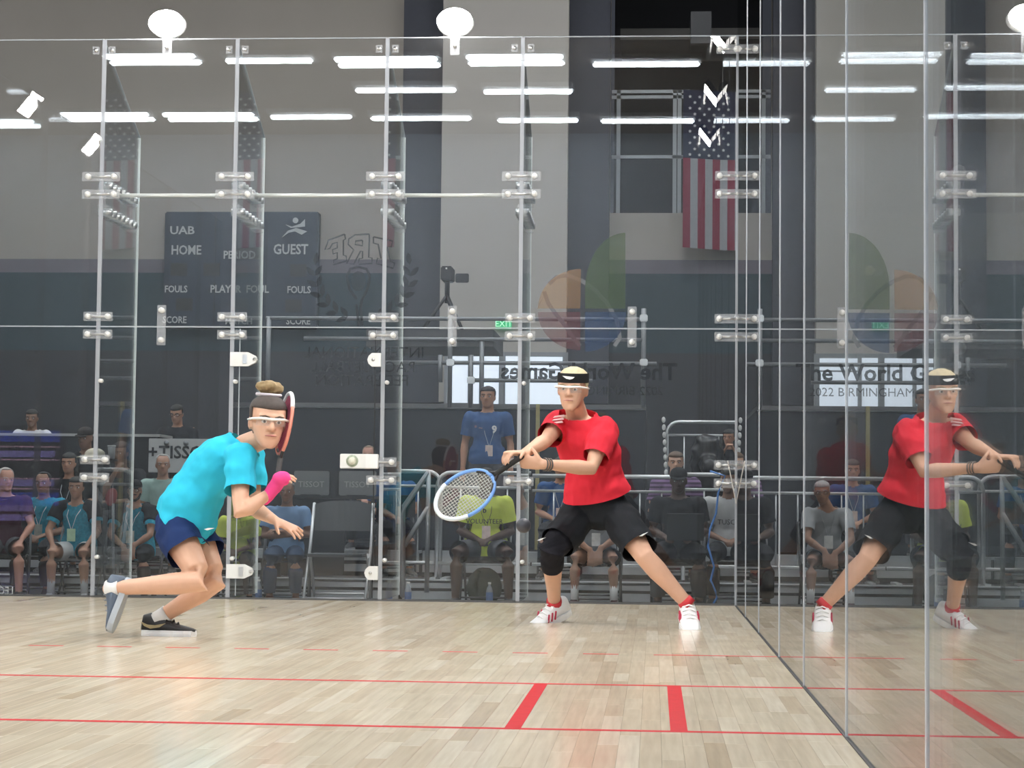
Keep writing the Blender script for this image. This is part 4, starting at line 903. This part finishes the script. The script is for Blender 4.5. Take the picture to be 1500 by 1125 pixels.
# standing
b_, M_, K_, s_ = spectator(715, 565, 21.0, T2, 'standing official in blue polo with lanyard and green badge', standing_pose((-.1, -1, .02)), 'tan', navyp, grey, 0, (.03, .02, .02), stand=True, collar=navyp, seed=20, ribbon=((.55, .65, .75), (.42, .60, .40)), build=1.02)
text_mesh('9', .11, face_cam(K_['neck'] + V((.085, -.14, -.19))), WHT, 'shirt_print', b_, .006, .004)
text_mesh('* ~', .07, face_cam(K_['neck'] + V((-.09, -.14, -.17))), mat('print_rose', (.6, .4, .4), .7), 'shirt_print', b_, .006)
spectator(48, 599, 23.0, T2, 'spectator in white t-shirt standing behind the draped table', standing_pose((.1, -1, -.1), 'front'), 'brown', white, dkp, 0, (.02, .02, .02), stand=True, seed=21)
spectator(261, 592, 23.0, T2, 'man in black jacket with white lanyard standing behind the sponsor board', standing_pose((-.1, -1, -.25), 'front'), 'tan', dkp, dkp, 0, (.02, .02, .02), stand=True, sleeve=1.5, specs=(.03, .03, .03), seed=22, ribbon=((.75, .77, .8), (.6, .6, .6)))
spectator(1068, 628, 21.35, T2, 'dark-haired camera operator beside the covered tripod camera', standing_pose((-.3, -1, -.1), 'camera'), 'tan', dkp, dkp, 0, (.012, .01, .01), 'long', stand=True, sleeve=1.5, seed=23, build=.9)

# ================================================================== THINGS BEHIND THE GLASS
# scoreboard
SBY = WY-.22
def P30(px, py, Y=SBY): return at(px, py, Y)
a0, a1 = P30(238, 480), P30(467, 310)
sb = tag(empty('scoreboard', ((a0.x+a1.x)/2, SBY, a0.z)), 'navy gym scoreboard lettered home and guest on the far wall', 'scoreboard')
W2, H2 = (a1.x-a0.x)/2, a1.z-a0.z
NAVY = mat('scoreboard_navy', (.016, .025, .042), .5, var=.1, scale=3)
boxo('cabinet', -W2, W2, 0, .2, 0, H2, NAVY, sb, .02)
for i in range(1, 3): boxo('panel_joint', -W2+2*W2*i/3-.006, -W2+2*W2*i/3+.006, -.004, .0, 0, H2, BLACK, sb)
LET = mat('letter_grey', (.40, .41, .42), .6)
def stext(t, px, py, wpx, h=1.0):
    p = P30(px, py) - sb.location; o = text_mesh(t, .2, Matrix.Identity(4), LET, 'lettering', sb, .004, .004)
    xs = [v.co.x for v in o.data.vertices]; k_ = (wpx/2971*(SBY-CP.y))/(max(xs)-min(xs)); o.data.transform(face_cam(p + V((0, -.012, 0))) @ Matrix.Diagonal((k_, k_*h, 1, 1)))
stext('UAB', 267, 338, 37, .85); stext('HOME', 273, 367, 45, 1.2); stext('GUEST', 426, 366, 52, 1.2); stext('PERIOD', 351, 374, 48, 1.15); stext('FOULS', 258, 424, 34, 1.2); stext('FOULS', 438, 425, 35, 1.2)
stext('PLAYER  FOUL', 351, 424, 88, 1.15); stext('SCORE', 256, 469, 36, 1.2); stext('SCORE', 437, 471, 36, 1.2); stext('MATCH', 350, 471, 40, 1.1)
def sflat(name, pts):
    bm = bmesh.new(); poly(bm, [P30(x, y) - sb.location + V((0, -.014, 0)) for x, y in pts], V((0, .01, 0))); return link(name, bm, LET, sb)
sflat('runner_head', epx(433, 323, 4.2, 4.2, 0, 330)); sflat('runner_arms', [(418, 329), (428, 332), (440, 328), (447, 321), (447, 332), (437, 333), (426, 334)]); sflat('runner_legs', [(413, 348), (422, 338), (434, 334), (450, 339), (442, 344), (432, 339), (423, 341)])
for (px, py) in ((262, 395), (310, 395), (437, 396), (270, 446), (351, 446), (430, 448), (351, 397)):
    p = P30(px, py) - sb.location; boxo('display_window', p.x-.13, p.x+.13, -.008, 0, p.z-.1, p.z+.1, BLACK, sb)
# flag
fy = WY-.3; f0, f1 = at(1001, 136, fy), at(1142, 363, fy)
flag = tag(empty('hanging_flag', (f0.x, fy, f0.z)), 'star-spangled flag with red and white stripes hung lengthwise on the far wall', 'flag')
FWd = f1.x-f0.x; FH = f0.z-f1.z; sw_ = FWd/13
FR, FWh, FB = cloth('flag_red', (.17, .02, .04)), cloth('flag_white', (.24, .24, .25)), cloth('flag_blue', (.014, .017, .04))
def wavy(name, x0, x1, z0, z1, m, off=0.0):
    bm = bmesh.new(); n = 10; rows = []
    for j in range(n+1):
        z = z0+(z1-z0)*j/n; rows.append([bm.verts.new((x, .05*math.sin(x*5+z*.6)*min(1, -z/FH+.1)+off, z - .05*x + (.05 if z > -.1 else 0))) for x in (x0, (x0+x1)/2, x1)])
    for a, b in zip(rows[:-1], rows[1:]):
        for i in range(2): bm.faces.new((a[i], a[i+1], b[i+1], b[i]))
    return link(name, bm, m, flag, True)
can_h = FH*.42
for i in range(13): wavy('stripe', i*sw_, (i+1)*sw_, -FH, -can_h if i < 7 else 0, FR if i % 2 == 0 else FWh)
canton = wavy('canton', 0, 7*sw_, -can_h, 0, FB); bm = bmesh.new()
for r in range(11):
    for c in range(5 if r % 2 == 0 else 4):
        if r % 2 == 0: x = (c+.5)/5*.92+.04
        else: x = (c+1)/5*.92+.04
        x *= 7*sw_; z = -(r+.6)/11.2*can_h; y = .05*math.sin(x*5+z*.6)*min(1, -z/FH+.1)-.012
        pts = [V((x+(.030 if k_ % 2 == 0 else .013)*math.sin(math.pi*k_/5), y, z-.05*x+(.030 if k_ % 2 == 0 else .013)*math.cos(math.pi*k_/5))) for k_ in range(10)]
        bm.faces.new([bm.verts.new(q) for q in pts])
tag(link('stars', bm, cloth('star_white', (.45, .45, .45)), canton), kind='stuff')
# daylit window in the far wall
win = tag(empty('window_1', at(655, 592, WY-.56)), 'glazed doors bright with daylight under the pilaster', kind='structure')
DAY = mat('daylight_pane', (.8, .85, .9), .3, emit=(.66, .74, .86), estr=.6)
for (x0, x1, y0, y1) in ((655, 686, 520, 590), (691, 731, 522, 592), (740, 766, 522, 593), (767, 824, 523, 540), (767, 824, 543, 592)):
    p, q = at(x0, y1, WY-.56)-win.location, at(x1, y0, WY-.56)-win.location; boxo('pane', p.x, q.x, -.02, 0, p.z, q.z, DAY, win)
p, q = at(650, 596, WY-.56)-win.location, at(832, 516, WY-.56)-win.location; boxo('frame_back', p.x, q.x, .0, .05, p.z, q.z, DARKTUBE, win)
for xx in (688.5, 735.5, 766.5): c = at(xx, 560, WY-.56)-win.location; boxo('mullion', c.x-.03, c.x+.03, -.05, 0, p.z, q.z, DARKTUBE, win)
# exit sign
p = at(738, 475, WY-.53); ex = tag(boxo('exit_sign', p.x-.12, p.x+.12, p.y-.04, p.y+.0, p.z-.075, p.z+.075, mat('exit_green', (.02, .3, .12), .5, emit=(.05, .55, .22), estr=.55)), 'small green exit sign on the pilaster', 'sign')
text_mesh('EXIT', .13, face_cam(V((p.x, p.y-.043, p.z))), mat('exit_letters', (.5, .9, .6), .5, emit=(.5, 1, .65), estr=.6), 'lettering', ex, .002)
# dark skirted platform with scaffold rails
SY = 22.2; p, q = at(385, 690, SY), at(946, 597, SY)
plat = tag(empty('camera_platform', (0, SY, T2)), 'dark skirted camera platform with scaffold rails', 'platform')
boxo('skirt', p.x, q.x, 0, 2.6, 0, q.z-T2-.02, mat('skirt_slate', (.028, .031, .04), .8, var=.1, scale=1.5), plat); boxo('deck_edge', p.x, q.x, -.02, 2.6, q.z-T2-.02, q.z-T2+.03, mat('deck_edge', (.16, .16, .165), .6), plat)
def srail(x0, x1, y, m=DARKTUBE, r=.024, dy=0.0):
    a, b = at(x0, y, SY+dy)-plat.location, at(x1, y, SY+dy)-plat.location; tubeo('scaffold_rail', [a, V((b.x, a.y, a.z))], r, m, plat)
def spost(x, y0, y1, m=DARKTUBE, r=.028, dy=0.0):
    a, b = at(x, y0, SY+dy)-plat.location, at(x, y1, SY+dy)-plat.location; tubeo('scaffold_post', [a, V((a.x, a.y, b.z))], r, m, plat)
for (x0, x1, y) in ((390, 941, 466), (445, 941, 496), (590, 962, 531), (690, 868, 557)): srail(x0, x1, y)
for (x, y0, y1) in ((660, 462, 597), (690, 520, 597), (706, 500, 597), (645, 520, 560), (943, 452, 597), (394, 464, 597)): spost(x, y0, y1)
srail(385, 946, 595, TUBEM, .02)
for x, y in ((660, 531), (943, 466), (943, 531), (690, 557)): a = at(x, y, SY)-plat.location; boxo('coupler', a.x-.045, a.x+.045, a.y-.045, a.y+.045, a.z-.04, a.z+.04, TUBEM, plat, .01)
a, b = at(545, 512, SY+.6)-plat.location, at(728, 488, SY+.6)-plat.location; boxo('upper_deck', a.x, b.x, .1, 1.6, a.z, b.z, mat('upper_deck', (.10, .10, .105), .6), plat)
a = at(655, 490, SY+.8); tri = tag(empty('camera_tripod', a), 'video camera on a tripod standing on the scaffold deck', 'tripod camera'); top = at(655, 432, SY+.8)-a
for (dx, dy) in ((-.32, -.1), (.22, -.25), (.1, .3)): tubeo('leg', [top, V((dx, dy, 0))], .02, BLACK, tri)
tubeo('centre_column', [top - V((0, 0, .1)), top + V((0, 0, .16))], .03, BLACK, tri); boxo('camera_body', -.07, .07, -.18, .16, top.z+.16, top.z+.33, BLACK, tri, .015); boxo('viewfinder', .1, .26, -.1, -.05, top.z+.14, top.z+.25, BLACK, tri, .01); boxo('tally_light', -.01, .01, -.19, -.18, top.z+.29, top.z+.31, WHITEM, tri)
# crowd barriers
def barrier(x0, x1, ytop, Y, floor, label, lcor=True, rcor=True, bars=True):
    a, b = at(x0, ytop, Y), at(x1, ytop, Y); g = tag(empty('crowd_barrier', ((a.x+b.x)/2, Y, floor)), label, 'barrier', 'crowd barriers')
    h = a.z-floor; w_ = (b.x-a.x)/2; c = .14; pts = []
    pts += ([V((-w_, 0, .02)), V((-w_, 0, h-c))] + arc((-w_+c, 0, h-c), c, math.pi, math.pi/2, 5)) if lcor else [V((-w_, 0, h))]
    pts += (arc((w_-c, 0, h-c), c, math.pi/2, 0, 5) + [V((w_, 0, .02))]) if rcor else [V((w_, 0, h))]
    tubeo('frame_tube', pts, .021, TUBEM, g, 8); tubeo('mid_rail', [(-w_, 0, h-.15), (w_, 0, h-.15)], .015, TUBEM, g); tubeo('bottom_rail', [(-w_, 0, .16), (w_, 0, .16)], .017, TUBEM, g)
    n = int(2*w_/.19)
    for i in range(1, n): x = -w_+2*w_*i/n; tubeo('upright', [(x, 0, .16), (x, 0, h-.15)], .0085, TUBEM, g, 6)
    for s in (-1, 1): boxo('foot', s*w_*.8-.03, s*w_*.8+.03, -.25, .25, 0, .02, TUBEM, g)
barrier(580, 646, 690, 19.35, T1, 'crowd barrier beside the stair handrail', False, True); barrier(641, 778, 692, 19.25, T1, 'crowd barrier behind the lime-shirted spectator', True, False)
barrier(780, 1001, 697, 19.2, T1, 'crowd barrier behind the player in red', False, True); barrier(977, 1180, 618, 21.9, T2, 'tall crowd barrier behind the striped spectator and camera operator', True, False)
barrier(1002, 1180, 695, 19.2, T1, 'crowd barrier beside the white-shirted spectator', False, False)
# stair handrail
hr = tag(empty('stair_handrail', at(592, 870, 17.6)), 'sloping grey pipe handrail beside the bleachers', 'handrail'); q = lambda x, y: at(x, y, 17.6)-hr.location
HRM = mat('handrail_grey', (.35, .36, .37), .4, .6)
tubeo('top_pipe', [q(590, 872), q(590, 752), q(592, 742), q(627, 693)], .026, HRM, hr, 10, True); tubeo('lower_pipe', [q(592, 800), q(628, 742)], .024, HRM, hr, 10); tubeo('post', [q(628, 690), q(625, 868)], .022, HRM, hr, 10)
# folding chair nearest the glass, empty, seen from the front
c = at(500, 880, 17.4); big_ch = tag(copy_tree(CHAIR), 'empty grey folding chair facing the glass door', 'chair'); big_ch.location = (c.x, 17.2, FZ); big_ch.rotation_euler.z = 0; big_ch.scale = (1.25, 1.1, 1.16)
big_ch['group'] = 'black folding chairs of the spectators'
for ch in big_ch.children: ch.data = ch.data.copy(); ch.data.materials.clear(); ch.data.materials.append(mat('chair_slate', (.09, .095, .10), .5) if ch.name.startswith(('seat', 'back')) else TUBEM)
# officials' table with timing monitors
TY = 18.72
a, b = at(385, 725, TY), at(548, 725, TY); tb_ = tag(empty('officials_table', ((a.x+b.x)/2, TY+.45, T1)), 'long dark table carrying the timing monitors', 'table'); w_ = (b.x-a.x)/2; hz = a.z-T1
boxo('table_top', -w_, w_, .0, .5, hz-.03, hz, BLACK, tb_)
for sx in (-1, 1):
    for sy in (.05, .45): boxo('leg', sx*(w_-.08)-.02, sx*(w_-.08)+.02, sy-.02, sy+.02, 0, hz-.03, BLACK, tb_)
for (x0, x1, t_) in ((430, 482, 'grey timing monitor with sponsor lettering beside the denim-shirted man'), (496, 551, 'grey timing monitor with sponsor lettering under the white lock box')):
    p, q_ = at(x0, 724, TY+.6), at(x1, 690, TY+.6); g = tag(empty('timing_monitor', ((p.x+q_.x)/2, TY+.6, a.z)), t_, 'monitor', 'timing monitors'); ww = (q_.x-p.x)/2
    boxo('casing', -ww, ww, 0, .04, .005, q_.z-a.z, mat('monitor_grey', (.20, .205, .21), .4), g, .01); boxo('stand_foot', -.1, .1, -.06, .12, 0, .012, BLACK, g); text_mesh('TISSOT', .085, face_cam(V((0, -.004, (q_.z-a.z)*.45))), mat('monitor_text', (.42, .42, .42), .5), 'lettering', g, .002)
rl = at(395, 688, TY+1.0); rr_ = at(500, 688, TY+1.0); tag(boxo('table_rail', rl.x, rr_.x, TY+1.25, TY+1.29, T1+.0, rl.z, mat('rail_panel', (.03, .03, .033), .7)), 'low dark panel with pale top rail behind the timing monitors', 'panel')
# sponsor board
TBY = 21.6; p, q_ = at(217, 692, TBY), at(322, 643, TBY); sp = tag(empty('sponsor_board', ((p.x+q_.x)/2, TBY, p.z)), 'white sponsor board with black lettering before the man in the black jacket', 'sign'); ww = (q_.x-p.x)/2; hh = q_.z-p.z
boxo('board', -ww, ww, 0, .04, 0, hh, mat('board_white', (.50, .50, .49), .5), sp, .005)
text_mesh('TISSOT', .20, face_cam(V((.03, -.004, hh*.58))), BLACK, 'lettering', sp, .002, .004); text_mesh('+', .2, face_cam(V((-.36, -.004, hh*.58))), BLACK, 'lettering', sp, .002, .004)
for sx in (-.5, .05): tubeo('screw', [(sx*ww, -.01, hh*.87), (sx*ww, 0, hh*.87)], .03, DARKTUBE, sp, 12)
for sx in (-1, 1): boxo('leg', sx*ww*.8-.02, sx*ww*.8+.02, .04, .07, T2-p.z, hh, BLACK, sp)
# left table with cloth edge
p, q_ = at(-40, 634, 21.9), at(232, 634, 21.9); lt = tag(empty('spectator_table', ((p.x+q_.x)/2, 21.9, T2)), 'dark draped table with pale edge in front of the standing spectators', 'table'); ww = (q_.x-p.x)/2; boxo('drape', -ww, ww, 0, .6, 0, p.z-T2-.03, mat('drape_black', (.02, .02, .024), .85), lt); boxo('table_top', -ww-.02, ww+.02, -.02, .62, p.z-T2-.03, p.z-T2, mat('top_pale', (.42, .42, .40), .5), lt)
# high table with a cream hat and a clear cup
p = at(148, 672, 19.55); ht = tag(empty('high_table', (p.x, 19.55, T1)), 'small dark high table behind the long-haired spectator', 'table'); hz = p.z-T1
boxo('table_top', -.16, .16, -.14, .14, hz-.025, hz, BLACK, ht, .008); tubeo('column', [(0, 0, .02), (0, 0, hz-.02)], .025, BLACK, ht); boxo('foot_plate', -.16, .16, -.14, .14, 0, .02, BLACK, ht, .005)
hat = tag(empty('sun_hat', (p.x-.06, 19.53, p.z+.012)), 'cream brimmed hat on the small high table', 'hat'); bm = bmesh.new(); ellipsoid(bm, (0, 0, .03), .11, .09, .07); link('crown', bm, mat('hat_cream', (.62, .57, .45), .8), hat, True); bm = bmesh.new(); ellipsoid(bm, (-.04, -.03, .002), .15, .11, .014); link('brim', bm, MATS['hat_cream'], hat, True)
cu_ = tag(empty('drink_cup', (p.x+.115, 19.53, p.z)), 'clear plastic cup beside the cream hat', 'cup'); bm = bmesh.new(); loft(bm, [ering(V((0, 0, z)), V((r, 0, 0)), V((0, r, 0)), 14) for z, r in ((0, .033), (.13, .042), (.13, .038), (.01, .030))]); link('cup_wall', bm, film_mat('cup_clear', (.7, .7, .72), .45), cu_, True); tubeo('cup_lid', [(0, 0, .128), (0, 0, .14)], .044, WHITEM, cu_, 14)
# bottles
def bottle(px, py, Y, label):
    p = at(px, py, Y); g = tag(empty('water_bottle', (p.x, Y, FZ)), label, 'bottle', 'water bottles on the floor behind the glass')
    bm = bmesh.new(); loft(bm, [ering(V((0, 0, z)), V((r, 0, 0)), V((0, r, 0)), 12) for z, r in ((0, .028), (.01, .032), (.15, .032), (.18, .024), (.20, .013), (.215, .013))]); link('bottle_body', bm, film_mat('bottle_clear', (.6, .66, .72), .45) if 'bottle_clear' not in MATS else MATS['bottle_clear'], g, True)
    bm = bmesh.new(); loft(bm, [ering(V((0, 0, z)), V((.033, 0, 0)), V((0, .033, 0)), 12) for z in (.06, .14)], False); link('bottle_label', bm, mat('label_blue', (.10, .17, .36), .5, var=.6, scale=30), g, True); tubeo('bottle_cap', [(0, 0, .213), (0, 0, .232)], .015, WHITEM, g, 10)
bottle(379, 860, 17.6, 'water bottle beside the denim-shirted man'); bottle(570, 858, 17.7, 'water bottle beside the glass joint by the handrail'); bottle(598, 858, 17.5, 'water bottle at the foot of the handrail'); bottle(717, 868, 17.65, 'water bottle between the feet of the lime-shirted spectator')
# dark green backpack between the volunteer's feet
p = at(708, 872, 17.9); bm = bmesh.new(); ellipsoid(bm, (0, 0, .17), .17, .12, .19); tube(bm, [(-.07, -.08, .05), (-.08, -.13, .2), (-.05, -.09, .33)], .018, n=8); bk = tag(link('backpack', remesh(bm, .012, 3, .01, 9), cloth('bag_green', (.03, .045, .03)), None, True), 'dark green backpack under the lime-shirted spectator', 'bag'); bk.location = (p.x, 18.0, FZ)
# covered tripod camera beside the operator
p = at(1036, 690, 20.95); tc_ = tag(empty('covered_camera', (p.x, 20.95, T2)), 'large broadcast camera under a black rain cover on a tripod', 'camera'); bm = bmesh.new(); z0 = at(1036, 722, 20.95).z-T2; z1 = at(1036, 643, 20.95).z-T2
tube(bm, [(0, .1, z0), (0, .1, (z0+z1)/2), (0, .05, z1-.1)], [.13, .20, .17], n=14); tube(bm, [(0, .05, z1-.25), (.02, -.3, z1-.3)], [.12, .09], n=12); link('rain_cover', remesh(bm, .015, 2, .02, 7), mat('cover_black', (.014, .014, .016), .35), tc_, True)
for (dx, dy) in ((-.28, -.2), (.28, -.2), (0, .3)): tubeo('leg', [(0, .1, z0), (dx, dy, 0)], .02, BLACK, tc_)
tubeo('lens', [(.02, -.28, z1-.3), (.03, -.40, z1-.32)], .075, BLACK, tc_, 14)
# cables by the corner
CBL = mat('cable_blue', (.06, .22, .62), .5); cy2 = 13.0
cb = tag(tubeo('blue_cable', [at(x, y, 15.2) for x, y in ((1040, 690), (1062, 697), (1052, 722), (1049, 752), (1040, 775), (1037, 800), (1046, 830), (1041, 850), (1048, 866), (1050, 876), (1045, 884))], .009, CBL, None, 6), 'thin blue cable hanging down by the court corner', 'cable')
cb2 = tag(tubeo('grey_cable', [V((4.05, 13.7, 10.99))] + [at(x, y, 13.7) for x, y in ((1216, -20), (1196, 90), (1176, 190), (1160, 262), (1138, 330), (1112, 395), (1098, 432))] + [V((HW-.01, LEN+.03, 1.90))], .007, mat('cable_grey', (.6, .6, .6), .4), None, 6), 'slack grey cable hanging outside the glass corner', 'cable')
cb3 = tag(tubeo('wire_loop', [at(x, y, LEN-.02) for x, y in ((1066, 675), (1069, 690), (1074, 715), (1079, 742), (1083, 715), (1088, 690), (1090, 676))], .004, mat('wire_pale', (.65, .6, .55), .4), None, 6), 'thin pale wire looped over the corner clamps', 'wire')
# chain hanging by the tall barrier
ch_ = tag(empty('hanging_chain', at(972, 612, 21.85)), 'short pale chain hanging beside the tall barrier', 'chain')
for i in range(8):
    p = at(972+i*.5, 615+i*11, 21.85)-ch_.location; bm = bmesh.new(); ellipsoid(bm, p, .022, .012, .035, None, 8, 6); link('chain_link', bm, WHITEM, ch_, True)
# yellow post behind the red player
p0, p1 = at(788, 592, 21.9), at(788, 760, 21.9); tag(boxo('yellow_pole', p0.x-.022, p0.x+.022, 21.88, 21.92, T2, p0.z, mat('pole_yellow', (.42, .36, .16), .6)), 'slim yellow pole in front of the dark skirted platform', 'pole')
# led display near the camera end, seen mirrored in the back glass
lx0 = at(-60, 700, 2*LEN+3.3).x; lx1 = at(86, 700, 2*LEN+3.3).x; z0, z1 = at(40, 765, 2*LEN+3.3).z, at(40, 628, 2*LEN+3.3).z
led = tag(empty('led_display', ((lx0+lx1)/2, -3.3, FZ)), 'blue led display mirrored in the back glass over the seated men', 'display'); ww = (lx1-lx0)/2
boxo('cabinet', -ww-.03, ww+.03, -.2, -.02, max(.05, z0-FZ-.05), z1-FZ+.05, BLACK, led); LB = mat('led_blue', (.05, .08, .5), .4, emit=(.06, .10, .75), estr=4); LP = mat('led_pink', (.6, .3, .4), .4, emit=(.85, .45, .6), estr=5); LV = mat('led_violet', (.3, .2, .6), .4, emit=(.40, .30, .85), estr=4)
hz = z1-z0; zb0 = z0-FZ
boxo('screen_band', -ww, ww, -.02, 0, zb0+.86*hz, zb0+.98*hz, LB, led); boxo('screen_band', -ww, ww, -.02, 0, zb0+.18*hz, zb0+.32*hz, LB, led)
for f_ in (.80, .66, .46, .35): boxo('screen_line', -ww, ww, -.02, 0, zb0+f_*hz, zb0+(f_+.015)*hz, LP, led)
for f_ in (.68, .37, .10, .0): boxo('screen_text_band', -ww*.95, ww*(.9 if f_ > .2 else .5), -.02, -.004, zb0+f_*hz+.02, zb0+(f_+.085)*hz, LV, led)
for s in (-1, 1): boxo('leg', s*ww*.7-.03, s*ww*.7+.03, -.15, -.07, 0, max(.05, z0-FZ-.05), BLACK, led)

# red oval paddle on a thin pole between the seated men
p = at(163, 728, 17.3); pd = tag(empty('paddle_sign', (p.x, 17.3, FZ)), 'red oval paddle on a thin pole between the seated men in teal', 'paddle'); hgt = p.z-FZ
tubeo('pole', [(.04, 0, 0), (.02, 0, hgt-.06)], .012, DARKTUBE, pd); bm = bmesh.new(); ellipsoid(bm, (0, 0, hgt), .055, .012, .085, Matrix.Rotation(.25, 3, 'Y'), 18, 10); link('paddle_face', bm, mat('paddle_red', (.45, .06, .06), .5), pd, True)
